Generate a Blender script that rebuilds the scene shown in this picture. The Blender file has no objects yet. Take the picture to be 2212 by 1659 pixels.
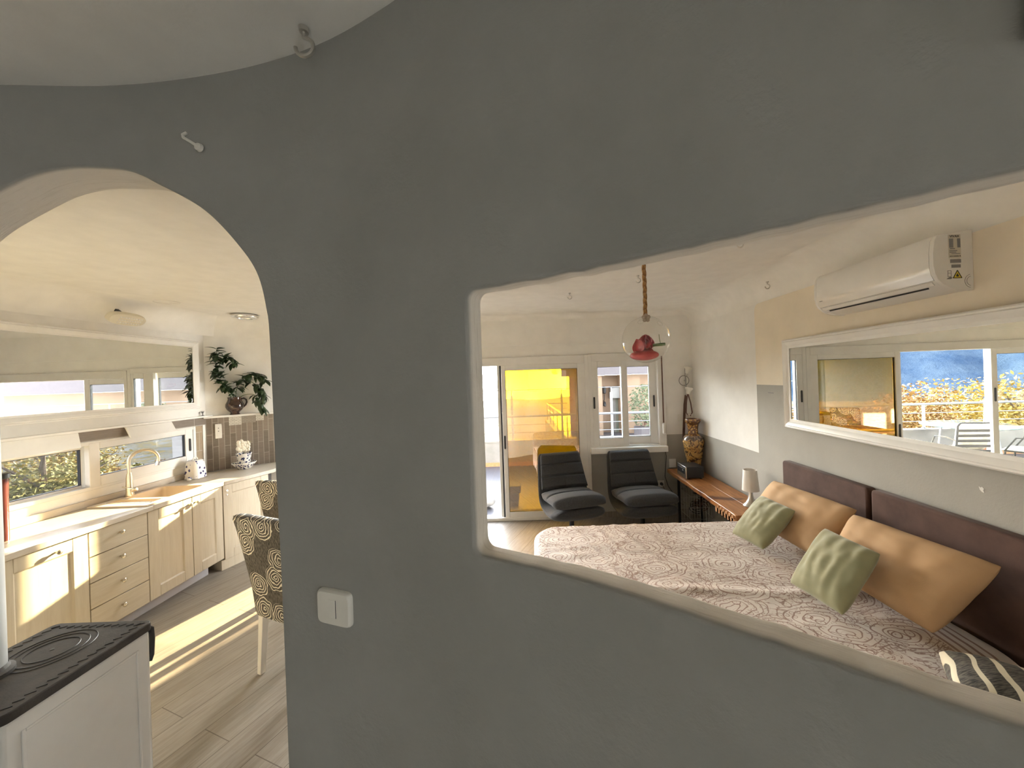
import bpy, bmesh, math, random
from mathutils import Vector, Matrix, noise
random.seed(7)
PI = math.pi
COL = bpy.context.scene.collection
def R(d): return math.radians(d)

# ---------------------------------------------------------------- mesh builder
class MB:
    def __init__(s): s.bm = bmesh.new(); s.mi = 0
    def face(s, vs):
        try:
            f = s.bm.faces.new(vs); f.material_index = s.mi; return f
        except ValueError: return None
    def V(s, p, M=None):
        p = Vector(p)
        if M: p = M @ p
        return s.bm.verts.new(p)
    def box(s, lo, hi, M=None):
        x0, y0, z0 = lo; x1, y1, z1 = hi
        v = [s.V(p, M) for p in ((x0,y0,z0),(x1,y0,z0),(x1,y1,z0),(x0,y1,z0),(x0,y0,z1),(x1,y0,z1),(x1,y1,z1),(x0,y1,z1))]
        for q in ((3,2,1,0),(4,5,6,7),(0,1,5,4),(1,2,6,5),(2,3,7,6),(3,0,4,7)): s.face([v[i] for i in q])
        return s
    def rings(s, rings, close_u=True, cap0=True, cap1=True, M=None):
        R_ = [[s.V(p, M) for p in r] for r in rings]
        n = len(R_[0])
        for a, b in zip(R_[:-1], R_[1:]):
            for i in range(n if close_u else n-1):
                j = (i+1) % n
                s.face([a[i], a[j], b[j], b[i]])
        if cap0: s.face(R_[0][::-1])
        if cap1: s.face(R_[-1])
        return s
    def tube(s, pts, r, seg=8, M=None, closed=False, cap=True):
        pts = [Vector(p) for p in pts]; n = len(pts); rings = []
        up = Vector((0,0,1)); prev = None
        for i, p in enumerate(pts):
            if closed: t = pts[(i+1)%n] - pts[i-1]
            else: t = pts[min(i+1,n-1)] - pts[max(i-1,0)]
            if t.length < 1e-9: t = Vector((0,0,1))
            t.normalize()
            if prev is None:
                a = t.cross(up)
                if a.length < 1e-3: a = t.cross(Vector((1,0,0)))
            else:
                a = prev - t*prev.dot(t)
                if a.length < 1e-4: a = t.cross(up)
            a.normalize(); prev = a; b = t.cross(a)
            rr = r(i/(n-1)) if callable(r) else r
            rings.append([p + (a*math.cos(2*PI*k/seg) + b*math.sin(2*PI*k/seg))*rr for k in range(seg)])
        if closed:
            rings.append(rings[0]); return s.rings(rings, cap0=False, cap1=False, M=M)
        return s.rings(rings, cap0=cap, cap1=cap, M=M)
    def lathe(s, prof, c=(0,0,0), seg=24, M=None, cap=True):
        rings = [[(c[0]+r*math.cos(2*PI*k/seg), c[1]+r*math.sin(2*PI*k/seg), c[2]+z) for k in range(seg)] for r, z in prof]
        return s.rings(rings, cap0=cap and prof[0][0] > 1e-4, cap1=cap and prof[-1][0] > 1e-4, M=M)
    def prism(s, poly, a0, a1, axis='z', M=None):
        def P(u, v, w):
            return {'z': (u,v,w), 'x': (w,u,v), 'y': (u,w,v)}[axis]
        A = [s.V(P(u,v,a0), M) for u, v in poly]; B = [s.V(P(u,v,a1), M) for u, v in poly]
        n = len(poly)
        s.face(A[::-1]); s.face(B)
        for i in range(n): s.face([A[i], A[(i+1)%n], B[(i+1)%n], B[i]])
        return s
    def ball(s, c, r, M=None, seg=12, sx=1, sy=1, sz=1):
        prof = [(r*math.sin(PI*i/seg), -r*math.cos(PI*i/seg)) for i in range(seg+1)]
        rings = [[(c[0]+max(q,1e-4)*sx*math.cos(2*PI*k/(2*seg)), c[1]+max(q,1e-4)*sy*math.sin(2*PI*k/(2*seg)), c[2]+z*sz) for k in range(2*seg)] for q, z in prof]
        return s.rings(rings, M=M)
    def ring_frame(s, axis, a, b, lo, hi, w, d0, d1, M=None):
        """rectangular frame in plane perpendicular to axis; w = bar width (single or l,r,b,t)"""
        wl, wr, wb, wt = w if isinstance(w, tuple) else (w,)*4
        u0, v0 = lo; u1, v1 = hi
        def bx(ua, va, ub, vb):
            if axis == 'y': s.box((ua, d0, va), (ub, d1, vb), M)
            else: s.box((d0, ua, va), (d1, ub, vb), M)
        bx(u0, v0, u0+wl, v1); bx(u1-wr, v0, u1, v1)
        bx(u0+wl, v0, u1-wr, v0+wb); bx(u0+wl, v1-wt, u1-wr, v1)
        return s
    def merge(s, d=1e-5): bmesh.ops.remove_doubles(s.bm, verts=s.bm.verts, dist=d); return s
    def build(s, name, mat, parent=None, local=False, bevel=0, bseg=2, smooth=True, ang=38, subsurf=0, recalc=True, origin=None):
        if recalc: bmesh.ops.recalc_face_normals(s.bm, faces=s.bm.faces)
        off = Vector((0,0,0))
        if parent and not local:
            q = parent
            while q: off += Vector(q.location); q = q.parent
        elif not parent and not local:
            if origin is None:
                xs = [v.co.x for v in s.bm.verts]; ys = [v.co.y for v in s.bm.verts]; zs = [v.co.z for v in s.bm.verts]
                off = Vector(((min(xs)+max(xs))/2, (min(ys)+max(ys))/2, min(zs)))
            else: off = Vector(origin)
        if off.length: bmesh.ops.translate(s.bm, verts=s.bm.verts, vec=-off)
        me = bpy.data.meshes.new(name); s.bm.to_mesh(me); s.bm.free()
        for m in (mat if isinstance(mat, (list, tuple)) else [mat]): me.materials.append(m)
        if smooth:
            for p in me.polygons: p.use_smooth = True
            try: me.set_sharp_from_angle(angle=R(ang))
            except Exception: pass
        o = bpy.data.objects.new(name, me); COL.objects.link(o)
        if parent: o.parent = parent
        elif not local: o.location = off
        if bevel:
            md = o.modifiers.new('bev', 'BEVEL'); md.width = bevel; md.segments = bseg; md.limit_method = 'ANGLE'; md.angle_limit = R(40)
            md.harden_normals = False
        if subsurf:
            md = o.modifiers.new('sub', 'SUBSURF'); md.levels = subsurf; md.render_levels = subsurf
        return o

def tag(o, label=None, cat=None, group=None, kind=None):
    if label: o['label'] = label
    if cat: o['category'] = cat
    if group: o['group'] = group
    if kind: o['kind'] = kind
    return o
def thing(name, label, cat, loc=(0,0,0), rotz=0, group=None):
    o = bpy.data.objects.new(name, None); COL.objects.link(o); o.empty_display_size = .1
    o.location = loc; o.rotation_euler = (0,0,rotz)
    return tag(o, label, cat, group)
def struct_root(name, loc=(0,0,0)):
    o = bpy.data.objects.new(name, None); COL.objects.link(o); o.location = loc; o['kind'] = 'structure'; return o
def dup(root, loc, rotz=None, label=None):
    def cp(o, par):
        c = o.copy(); COL.objects.link(c)
        if par: c.parent = par
        for ch in list(o.children): cp(ch, c)
        return c
    r = cp(root, None); r.location = loc
    if rotz is not None: r.rotation_euler = (0,0,rotz)
    if label: r['label'] = label
    return r

# ---------------------------------------------------------------- materials
class N:
    def __init__(s, name):
        s.m = bpy.data.materials.new(name); s.m.use_nodes = True
        s.t = s.m.node_tree; s.t.nodes.clear()
        s.out = s.n('ShaderNodeOutputMaterial')
    def n(s, typ, **kw):
        nd = s.t.nodes.new(typ)
        for k, v in kw.items():
            if hasattr(nd, k): setattr(nd, k, v)
        return nd
    def L(s, a, b): s.t.links.new(a, b)
    def co(s, kind='Object', scale=(1,1,1), rot=(0,0,0), loc=(0,0,0)):
        tc = s.n('ShaderNodeTexCoord'); mp = s.n('ShaderNodeMapping')
        mp.inputs['Scale'].default_value = scale; mp.inputs['Rotation'].default_value = rot; mp.inputs['Location'].default_value = loc
        s.L(tc.outputs[kind], mp.inputs['Vector']); return mp.outputs['Vector']
    def noise(s, vec, scale, detail=4, rough=.55, dist=0):
        t = s.n('ShaderNodeTexNoise'); t.inputs['Scale'].default_value = scale; t.inputs['Detail'].default_value = detail
        t.inputs['Roughness'].default_value = rough; t.inputs['Distortion'].default_value = dist
        if vec: s.L(vec, t.inputs['Vector'])
        return t.outputs['Fac']
    def ramp(s, fac, stops, interp='LINEAR'):
        r = s.n('ShaderNodeValToRGB'); r.color_ramp.interpolation = interp
        e = r.color_ramp.elements
        while len(e) < len(stops): e.new(.5)
        for el, (p, c) in zip(e, stops): el.position = p; el.color = (*c, 1) if len(c) == 3 else c
        s.L(fac, r.inputs['Fac']); return r.outputs['Color']
    def math(s, op, a, b=None, c=None):
        m = s.n('ShaderNodeMath', operation=op)
        for i, x in enumerate((a, b, c)):
            if x is None: continue
            if isinstance(x, (int, float)): m.inputs[i].default_value = x
            else: s.L(x, m.inputs[i])
        return m.outputs[0]
    def mix(s, fac, a, b, mode='MIX'):
        m = s.n('ShaderNodeMix', data_type='RGBA', blend_type=mode)
        for k, x in ((0, fac), (6, a), (7, b)):
            if isinstance(x, (int, float)): m.inputs[k].default_value = x
            elif isinstance(x, tuple): m.inputs[k].default_value = (*x, 1)
            else: s.L(x, m.inputs[k])
        return m.outputs[2]
    def bsdf(s, col, rough=.6, metal=0, spec=.5, bump=None, bstr=.1, bdist=.01, sheen=0, coat=0):
        b = s.n('ShaderNodeBsdfPrincipled')
        if isinstance(col, tuple): b.inputs['Base Color'].default_value = (*col, 1)
        else: s.L(col, b.inputs['Base Color'])
        if isinstance(rough, (int, float)): b.inputs['Roughness'].default_value = rough
        else: s.L(rough, b.inputs['Roughness'])
        b.inputs['Metallic'].default_value = metal; b.inputs['Specular IOR Level'].default_value = spec
        b.inputs['Sheen Weight'].default_value = sheen; b.inputs['Coat Weight'].default_value = coat
        if bump is not None:
            bp = s.n('ShaderNodeBump'); bp.inputs['Strength'].default_value = bstr; bp.inputs['Distance'].default_value = bdist
            s.L(bump, bp.inputs['Height']); s.L(bp.outputs['Normal'], b.inputs['Normal'])
        s.L(b.outputs[0], s.out.inputs[0]); return b
def mat(name, c1, c2=None, scale=8, stretch=(1,1,1), rough=.6, metal=0, spec=.5, bump=0, bscale=60, bdist=.004, sheen=0, coat=0, detail=4, lo=.35, hi=.65):
    k = N(name); v = k.co('Object', stretch)
    if c2: col = k.ramp(k.noise(v, scale, detail), [(lo, c1), (hi, c2)])
    else: col = k.ramp(k.noise(v, scale), [(.3, tuple(x*.96 for x in c1)), (.7, tuple(min(1, x*1.03) for x in c1))])
    h = k.noise(v, bscale, 5) if bump else None
    k.bsdf(col, rough, metal, spec, h, bump, bdist, sheen, coat)
    return k.m

W = (.80, .775, .73)
M = {}
M['wall'] = mat('white_paint', (.80,.785,.75), rough=.85, spec=.2, bump=.25, bscale=90, bdist=.003)
def hand_plaster():
    k = N('hand_plaster'); v = k.co('Object'); cb = k.n('ShaderNodeCombineXYZ')
    for i, (an, f) in enumerate((('s_along',7),('d_across',150),('z_up',7))):
        at = k.n('ShaderNodeAttribute'); at.attribute_name = an; k.L(k.math('MULTIPLY', at.outputs['Fac'], f), cb.inputs[i])
    st = k.noise(cb.outputs[0], 1.0, 6, .7)
    # hall face grey, blending into cream on the reveals and the bedroom face
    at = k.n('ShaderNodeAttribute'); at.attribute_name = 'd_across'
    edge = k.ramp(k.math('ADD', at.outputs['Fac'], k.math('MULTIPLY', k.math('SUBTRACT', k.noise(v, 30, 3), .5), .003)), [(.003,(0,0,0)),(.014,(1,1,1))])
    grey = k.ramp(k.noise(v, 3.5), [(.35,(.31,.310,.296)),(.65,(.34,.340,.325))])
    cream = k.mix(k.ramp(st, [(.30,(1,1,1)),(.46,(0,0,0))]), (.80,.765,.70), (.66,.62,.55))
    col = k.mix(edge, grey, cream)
    h = k.math('ADD', k.math('MULTIPLY', k.noise(v, 60, 5), .6), st)
    k.bsdf(col, .9, 0, .15, h, .55, .006); return k.m
M['plaster'] = hand_plaster()
M['ceiling'] = mat('ceiling_paint', (.82,.805,.77), rough=.9, spec=.15, bump=.2, bscale=110, bdist=.002)
M['pvc'] = mat('white_pvc', (.80,.79,.76), rough=.35, spec=.4)
M['alu'] = mat('white_aluminium', (.72,.71,.68), rough=.35, spec=.45)
M['rubber'] = mat('black_gasket', (.02,.02,.022), rough=.6)
M['black'] = mat('black_plastic', (.018,.018,.02), rough=.4)
M['blackmetal'] = mat('black_metal', (.02,.02,.022), rough=.45, metal=.3)
M['steel'] = mat('brushed_steel', (.62,.60,.56), rough=.28, metal=1)
M['chrome'] = mat('chrome', (.8,.8,.8), rough=.12, metal=1)
M['gold'] = mat('satin_nickel', (.72,.66,.54), rough=.25, metal=1)
M['plastic'] = mat('ivory_plastic', (.78,.76,.70), rough=.35)
M['sticker'] = mat('sticker_paper', (.62,.58,.5), rough=.6)
M['ink'] = mat('printing_ink', (.03,.03,.03), rough=.7)
M['greyink'] = mat('grey_print', (.22,.22,.22), rough=.7)
M['yellow'] = mat('warning_yellow', (.75,.6,.05), rough=.6)
def planks(name, c1, c2, c3, ang, rough, mort=(.16,.13,.11), width=1.2, row=.2):
    k = N(name); v = k.co('Object', rot=(0,0,ang))
    b = k.n('ShaderNodeTexBrick'); k.L(v, b.inputs['Vector'])
    b.inputs['Scale'].default_value = 1; b.inputs['Mortar Size'].default_value = .0022; b.inputs['Brick Width'].default_value = width; b.inputs['Row Height'].default_value = row
    b.inputs['Color1'].default_value = (0,0,0,1); b.inputs['Color2'].default_value = (1,1,1,1); b.inputs['Mortar'].default_value = (.5,.5,.5,1)
    b.offset = .37
    mp = k.n('ShaderNodeMapping'); mp.inputs['Scale'].default_value = (1.1, 13, 1); k.L(v, mp.inputs['Vector'])
    g = k.noise(mp.outputs[0], 3.2, 6, .62, .35)
    mp2 = k.n('ShaderNodeMapping'); mp2.inputs['Scale'].default_value = (3, 60, 1); k.L(v, mp2.inputs['Vector'])
    g2 = k.noise(mp2.outputs[0], 3.0, 4, .6)
    base = k.mix(k.math('MULTIPLY', b.outputs['Color'], .55), c1, c2)
    col = k.mix(k.ramp(g, [(.38,(0,0,0)),(.66,(1,1,1))]), base, c3)
    col = k.mix(.28, col, k.ramp(g2, [(.35,tuple(x*.75 for x in c1)),(.65,tuple(min(1,x*1.2) for x in c2))]))
    col = k.mix(b.outputs['Fac'], col, mort)
    k.bsdf(col, k.math('ADD', k.math('MULTIPLY', g, .2), rough-.1), 0, .25, b.outputs['Fac'], -.25, .002)
    return k.m
M['floor'] = planks('wood_look_floor', (.245,.21,.175), (.305,.265,.22), (.36,.32,.27), -R(68.5), .52)
M['deck'] = planks('terrace_planks', (.085,.083,.095), (.105,.10,.113), (.12,.116,.13), -R(90), .5)
# glass that light passes (thin pane: transparent + fresnel gloss)
def pane(name, tint, refl=1.0, base=0.0):
    k = N(name); lw = k.n('ShaderNodeLayerWeight'); lw.inputs['Blend'].default_value = .5
    fr = k.math('ADD', .04, k.math('MULTIPLY', k.math('POWER', lw.outputs['Facing'], 5.0), .8))
    tr = k.n('ShaderNodeBsdfTransparent'); tr.inputs[0].default_value = (*tint, 1)
    gl = k.n('ShaderNodeBsdfGlossy'); gl.inputs['Roughness'].default_value = 0.0; gl.inputs[0].default_value = (1,1,1,1)
    mx = k.n('ShaderNodeMixShader'); k.L(k.math('ADD', k.math('MULTIPLY', fr, refl), base), mx.inputs[0])
    k.L(tr.outputs[0], mx.inputs[1]); k.L(gl.outputs[0], mx.inputs[2]); k.L(mx.outputs[0], k.out.inputs[0]); return k.m
M['glass'] = pane('clear_glass', (.95,.97,.96))
M['tint'] = pane('tinted_window_glass', (.56,.57,.58))
M['amber'] = pane('amber_solar_glass', (.62,.42,.04), 1.0, .17)
k = N('mirror_silver'); k.bsdf((.80,.82,.80), 0.0, 1); M['mirror'] = k.m
# ================================================================= THE ROOM
CEIL = 2.60; FARY = 4.8; BEDX = 2.03; KITX = -3.65
def shell(name, mb, m, **kw):
    o = mb.build(name, m, **kw); o['kind'] = 'structure'; return o
# floor / ceiling
shell('floor', MB().box((-3.9,-2.6,-.12),(2.25,4.98,0)), M['floor'], smooth=False, origin=(0,0,0))
shell('ceiling', MB().box((-3.9,-2.6,CEIL),(2.25,5.0,CEIL+.2)), M['ceiling'], smooth=False)
# far wall with its openings (window | door | window)
LW = (-2.97,-2.165,1.06,2.04); DO = (-2.165,.70,0,2.045); RW = (.735,1.60,.895,2.02)
w = MB()
xs = [-3.2, LW[0], LW[1], DO[0], DO[1], RW[0], RW[1], 2.2]
w.box((xs[0],FARY,0),(xs[1],FARY+.2,CEIL));
w.box((xs[4],FARY,0),(xs[5],FARY+.2,CEIL)); w.box((xs[6],FARY,0),(xs[7],FARY+.2,CEIL))
w.box((xs[1],FARY,0),(xs[2],FARY+.2,LW[2])); w.box((xs[1],FARY,LW[3]),(xs[2],FARY+.2,CEIL))
w.box((xs[3],FARY,DO[3]),(xs[4],FARY+.2,CEIL))
w.box((xs[5],FARY,0),(xs[6],FARY+.2,RW[2])); w.box((xs[5],FARY,RW[3]),(xs[6],FARY+.2,CEIL))
def two_tone(name, zline, upper, lower):
    k = N(name); tc = k.n('ShaderNodeTexCoord'); sp = k.n('ShaderNodeSeparateXYZ'); k.L(tc.outputs['Object'], sp.inputs[0])
    f = k.math('GREATER_THAN', sp.outputs[2], zline)
    if isinstance(upper, dict):       # far section of the bed wall is white, near one cream
        pass
    v = k.co('Object'); nz = k.ramp(k.noise(v, 5), [(.3,(.95,.95,.95)),(.7,(1.03,1.03,1.03))])
    col = k.mix(1.0, k.mix(f, lower, upper), nz, 'MULTIPLY')
    k.bsdf(col, .85, 0, .2, k.noise(v, 90, 5), .25, .003); return k.m
WHITE = (.80,.785,.75); GREY = (.385,.372,.335); CREAM = (.80,.725,.60)
shell('wall_far', w, two_tone('paint_white_over_grey', 1.02, WHITE, GREY), smooth=False, origin=(0,0,0))
HW = (-2.12,-1.22,.62,1.50)     # unseen opening beside the camera, added to light the hall
w = MB(); w.box((BEDX,-2.6,0),(BEDX+.17,HW[0],CEIL)); w.box((BEDX,HW[1],0),(BEDX+.17,FARY,CEIL)); w.box((BEDX,HW[0],0),(BEDX+.17,HW[1],HW[2])); w.box((BEDX,HW[0],HW[3]),(BEDX+.17,HW[1],CEIL))
shell('wall_right', w, two_tone('paint_bed_wall', 1.05, WHITE, GREY), smooth=False, origin=(0,0,0))
# raised plaster panel behind the bed: cream over grey, rounded upper corner
pl = [(-.9,0),(3.4,0),(3.4,2.33)] + [(3.34+.06*math.cos(a), 2.33+.06*math.sin(a)) for a in [R(t) for t in range(15,91,15)]] + [(-.9,2.39)]
shell('trim_1', MB().prism(pl, BEDX-.012, BEDX, 'x'), two_tone('paint_cream_over_grey', 1.67, CREAM, GREY), smooth=False, origin=(0,0,0))
shell('wall_back', MB().box((-3.9,-2.6,0),(2.25,-2.4,CEIL)), M['wall'], smooth=False)
# kitchen wall with a low strip window
KW = (2.30,4.03,1.0,1.40)
w = MB()
w.box((KITX-.22,-2.6,0),(KITX,KW[0],CEIL)); w.box((KITX-.22,KW[1],0),(KITX,4.24,CEIL))
w.box((KITX-.22,KW[0],0),(KITX,KW[1],KW[2])); w.box((KITX-.22,KW[0],KW[3]),(KITX,KW[1],CEIL))
shell('wall_left', w, M['wall'], smooth=False, origin=(0,0,0))
# slanted corner wall, tiled below the ledge
DA = Vector((KITX,4.20,0)); DB = Vector((-2.99,4.82,0)); DD = (DB-DA).normalized(); DN = Vector((DD.y,-DD.x,0))   # DN points into the room
def diagM(off=0): return Matrix.Translation(DA + DN*off) @ Matrix(((DD.x,-DN.x,0,0),(DD.y,-DN.y,0,0),(0,0,1,0),(0,0,0,1)))   # local x along, y into the wall
DL = (DB-DA).length
w = MB(); w.box((-.1,0,0),(DL+.05,.2,CEIL), diagM()); shell('wall_corner', w, M['wall'], smooth=False)

# coves between walls and ceiling
def cove(name, path, r, m, seg=10):
    b = MB(); n = len(path); rows = []
    for i, p in enumerate(path):
        p = Vector((*p,0)); a = Vector((*path[max(i-1,0)],0)); c = Vector((*path[min(i+1,n-1)],0))
        t = (c-a).normalized(); nn = Vector((t.y,-t.x,0))
        rows.append([p + nn*(r-r*math.cos(PI/2*k/seg)) + Vector((0,0,CEIL-r+r*math.sin(PI/2*k/seg))) for k in range(seg+1)])
    b.rings(rows, close_u=False, cap0=False, cap1=False)
    return shell(name, b, m, recalc=False)
cove('trim_2', [(KITX+.004,-2.4),(KITX+.004,4.1),(KITX+.07,4.26)], .21, M['ceiling'])
cove('trim_3', [tuple((DA+DN*.004).xy), tuple((DB+DN*.004+DD*.1).xy)], .21, M['ceiling'])
cove('trim_4', [(-3.1,FARY-.004),(2.03,FARY-.004)], .07, M['ceiling'])
cove('trim_5', [(BEDX-.004,4.8),(BEDX-.004,-2.4)], .21, M['ceiling'])
# thin cable strip along the far wall
shell('trim_6', MB().box((-2.9,FARY-.012,2.205),(1.22,FARY,2.217)), M['pvc'], smooth=False)
shell('baseboard_far', MB().box((.72,FARY-.012,0),(2.03,FARY,.07)), M['floor'], smooth=False)

# ---------------------------------------------------------------- the curved partition
PLAN = [(-3.75,.78),(-2.6,.86),(-1.9,.93),(-1.355,.97),(-1.053,.985),(-.75,.955),(-.5,.895),(-.3,.81),(-.113,.706),(.076,.60),(.26,.465),(.43,.33),(.8,.03),(1.4,-.45),(2.10,-1.0)]
def catmull(P, per=14):
    out = []
    for i in range(len(P)-1):
        p0 = Vector(P[max(i-1,0)]); p1 = Vector(P[i]); p2 = Vector(P[i+1]); p3 = Vector(P[min(i+2,len(P)-1)])
        for k in range(per):
            t = k/per
            out.append(.5*((2*p1)+(-p0+p2)*t+(2*p0-5*p1+4*p2-p3)*t*t+(-p0+3*p1-3*p2+p3)*t**3))
    out.append(Vector(P[-1])); return out
PL = catmull(PLAN); SL = [0]
for a, b in zip(PL[:-1], PL[1:]): SL.append(SL[-1] + (b-a).length)
def plan_at(s):
    import bisect
    i = min(max(bisect.bisect_right(SL, s)-1, 0), len(SL)-2); t = (s-SL[i])/(SL[i+1]-SL[i])
    def tan(j): return (PL[min(j+1,len(PL)-1)]-PL[max(j-1,0)]).normalized()
    p = PL[i].lerp(PL[i+1], t); tg = tan(i).lerp(tan(i+1), t).normalized()
    return p, tg, Vector((-tg.y, tg.x))       # back normal (away from the camera)
def s_of_x(x):
    for i in range(len(PL)-1):
        if PL[i].x <= x <= PL[i+1].x: return SL[i] + (SL[i+1]-SL[i])*(x-PL[i].x)/(PL[i+1].x-PL[i].x)
def smooth01(a, b, x): t = min(max((x-a)/(b-a),0),1); return t*t*(3-2*t)
def wall_thick(s):
    return .12 + (.048-.12)*smooth01(s_of_x(-.55), s_of_x(-.16), s)
arch_pts = [(-1.352,2.334),(-1.298,2.362),(-1.244,2.38),(-1.19,2.389),(-1.136,2.39),(-1.053,2.382),(-1.002,2.363),(-.962,2.34),(-.9,2.306),(-.84,2.268),(-.792,2.226),(-.741,2.17),(-.697,2.113),(-.673,2.063),(-.658,1.996),(-.651,1.924),(-.646,1.612),(-.64,1.327),(-.637,.861),(-.637,-.2)]
arch_pts = [tuple(q) for q in catmull(arch_pts, 4)]
arch = [(s_of_x(x), z) for x, z in arch_pts]
sc_ = s_of_x(-1.151); right = arch[:]
left = [(2*sc_ - s, z) for s, z in arch if z < 2.32][::-1]      # mirrored left jamb, outside the frame
arch_loop = left + right
BV = .006
def wobble(s, z): return .004*noise.noise(Vector((s*9, z*9, 3.1)))
o0, o1 = s_of_x(-.120), s_of_x(.86)
open_loop = []
zb, zt, rc = 1.472, 1.968, .018
def arc(cx, cz, a0, a1, n=5): return [(cx+rc*math.cos(R(a0+(a1-a0)*k/n)), cz+rc*math.sin(R(a0+(a1-a0)*k/n))) for k in range(n+1)]
open_loop += arc(o0+rc, zb+rc, 180, 270)
ns = 44; open_loop += [(o0+rc+(o1-o0-2*rc)*k/ns, zb+wobble(k*.11,0)) for k in range(1,ns)]
open_loop += arc(o1-rc, zb+rc, 270, 360) + arc(o1-rc, zt-rc, 0, 90)
open_loop += [(o1-rc-(o1-o0-2*rc)*k/ns, zt+wobble(k*.11,5)) for k in range(1,ns)]
open_loop += arc(o0+rc, zt-rc, 90, 180)
cu = bpy.data.curves.new('tmpc', 'CURVE'); cu.dimensions = '2D'; cu.fill_mode = 'BOTH'
def spl(pts):
    sp = cu.splines.new('POLY'); sp.points.add(len(pts)-1)
    for p, q in zip(sp.points, pts): p.co = (q[0], q[1], 0, 1)
    sp.use_cyclic_u = True
S1 = SL[-1]
# the arch reaches the floor, so it is part of the outer outline
outer = [(0,CEIL+.02),(0,-.02)] + [p for p in arch_loop if p[1] > -.1]
al = [(arch_loop[0][0], -.02)] + [p for p in arch_loop if p[1] > 0] + [(arch_loop[-1][0], -.02)]
outer = [(0,-.02)] + al + [(S1,-.02),(S1,CEIL+.02),(0,CEIL+.02)]
spl(outer); spl(open_loop[::-1])
cu.extrude = .5-BV/.12; cu.bevel_depth = BV; cu.bevel_resolution = 3; cu.offset = -BV
# depth along local z runs -(extrude+bevel)..+(…); it is rescaled to the wall thickness below
tmp = bpy.data.objects.new('tmpc', cu); COL.objects.link(tmp)
bpy.context.view_layer.update()
me = bpy.data.meshes.new_from_object(tmp.evaluated_get(bpy.context.evaluated_depsgraph_get()))
bpy.data.objects.remove(tmp)
b = MB(); b.bm.from_mesh(me); bpy.data.meshes.remove(me)
bmesh.ops.remove_doubles(b.bm, verts=b.bm.verts, dist=2e-4)
E0 = .5-BV/.12
for k in range(1, int(S1/.045)):
    g = b.bm.verts[:] + b.bm.edges[:] + b.bm.faces[:]
    bmesh.ops.bisect_plane(b.bm, geom=g, dist=1e-5, plane_co=(k*.045,0,0), plane_no=(1,0,0))
LS, LD, LZ_ = (b.bm.verts.layers.float.new(n_) for n_ in ('s_along','d_across','z_up'))
LS = b.bm.verts.layers.float['s_along']; LD = b.bm.verts.layers.float['d_across']; LZ_ = b.bm.verts.layers.float['z_up']
for v in b.bm.verts:
    s, z, t = v.co
    p, tg, nb = plan_at(min(max(s,0),S1)); th = wall_thick(s)
    if abs(t) <= E0: d = .5 + .5*t/E0*(1-2*BV/th)
    elif t > 0: d = 1 - BV/th + (t-E0)/th
    else: d = BV/th + (t+E0)/th
    # the curve is filled towards +z and -z; t = -max is the face towards the camera
    q = p + nb*(d*th)
    v.co = (q.x, q.y, z); v[LS] = s; v[LD] = d*th; v[LZ_] = z
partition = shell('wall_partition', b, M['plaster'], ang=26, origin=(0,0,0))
# ---------------------------------------------------------------- windows and door (white aluminium)
def sash(root, axis, u0, u1, v0, v1, w, d0, d1, gl, name='sash'):
    f = MB().ring_frame(axis, None, None, (u0,v0), (u1,v1), w, d0, d1).build(name, M['alu'], root, bevel=.004)
    wl, wr, wb, wt = w if isinstance(w, tuple) else (w,)*4
    g = .005; dm = (d0+d1)/2
    MB().ring_frame(axis, None, None, (u0+wl-.001,v0+wb-.001), (u1-wr+.001,v1-wt+.001), g, dm-.012, dm+.012).build('gasket', M['rubber'], f, smooth=False)
    a, c = (u0+wl, v0+wb), (u1-wr, v1-wt)
    b = MB()
    if axis == 'y': b.box((a[0],dm-.003,a[1]),(c[0],dm+.003,c[1]))
    else: b.box((dm-.003,a[0],a[1]),(dm+.003,c[0],c[1]))
    b.build('pane', gl, f, smooth=False)
    return f
def oval_handle(root, c, axis='y', h=.15, w=.022, out=-1):
    b = MB(); pts = []
    n = 10
    for k in range(n+1): a = PI*k/n; pts.append((c[0]+(w/2)*math.cos(a), c[1]+h/2-w/2+(w/2)*math.sin(a)))
    for k in range(n+1): a = PI+PI*k/n; pts.append((c[0]+(w/2)*math.cos(a), c[1]-h/2+w/2+(w/2)*math.sin(a)))
    if axis == 'y': b.prism(pts, c[2]-.008, c[2], 'y')
    else: b.prism(pts, c[2], c[2]+.008, 'x')
    b.build('handle', M['black'], root, bevel=.003)
# right window: two sliding sashes, left one in front
r = struct_root('window_1', ((RW[0]+RW[1])/2, FARY, RW[2]))
MB().ring_frame('y',None,None,(RW[0]-.028,RW[2]-.03),(RW[1]+.075,RW[3]+.055),(.045,.092,.045,.097),FARY-.03,FARY+.11).build('frame', M['alu'], r, bevel=.003)
fs = sash(r,'y',.745,1.20,.905,1.985,(.08,.072,.095,.08),FARY-.025,FARY+.012,M['glass']); oval_handle(fs,(.773,1.455,FARY-.025))
fs = sash(r,'y',1.13,1.595,.905,1.985,(.07,.105,.10,.085),FARY+.03,FARY+.066,M['glass']); oval_handle(fs,(1.545,1.452,FARY+.03))
shell('trim_8', MB().box((.70,FARY-.11,.822),(1.66,FARY,.893)), M['pvc'], bevel=.004)
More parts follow.
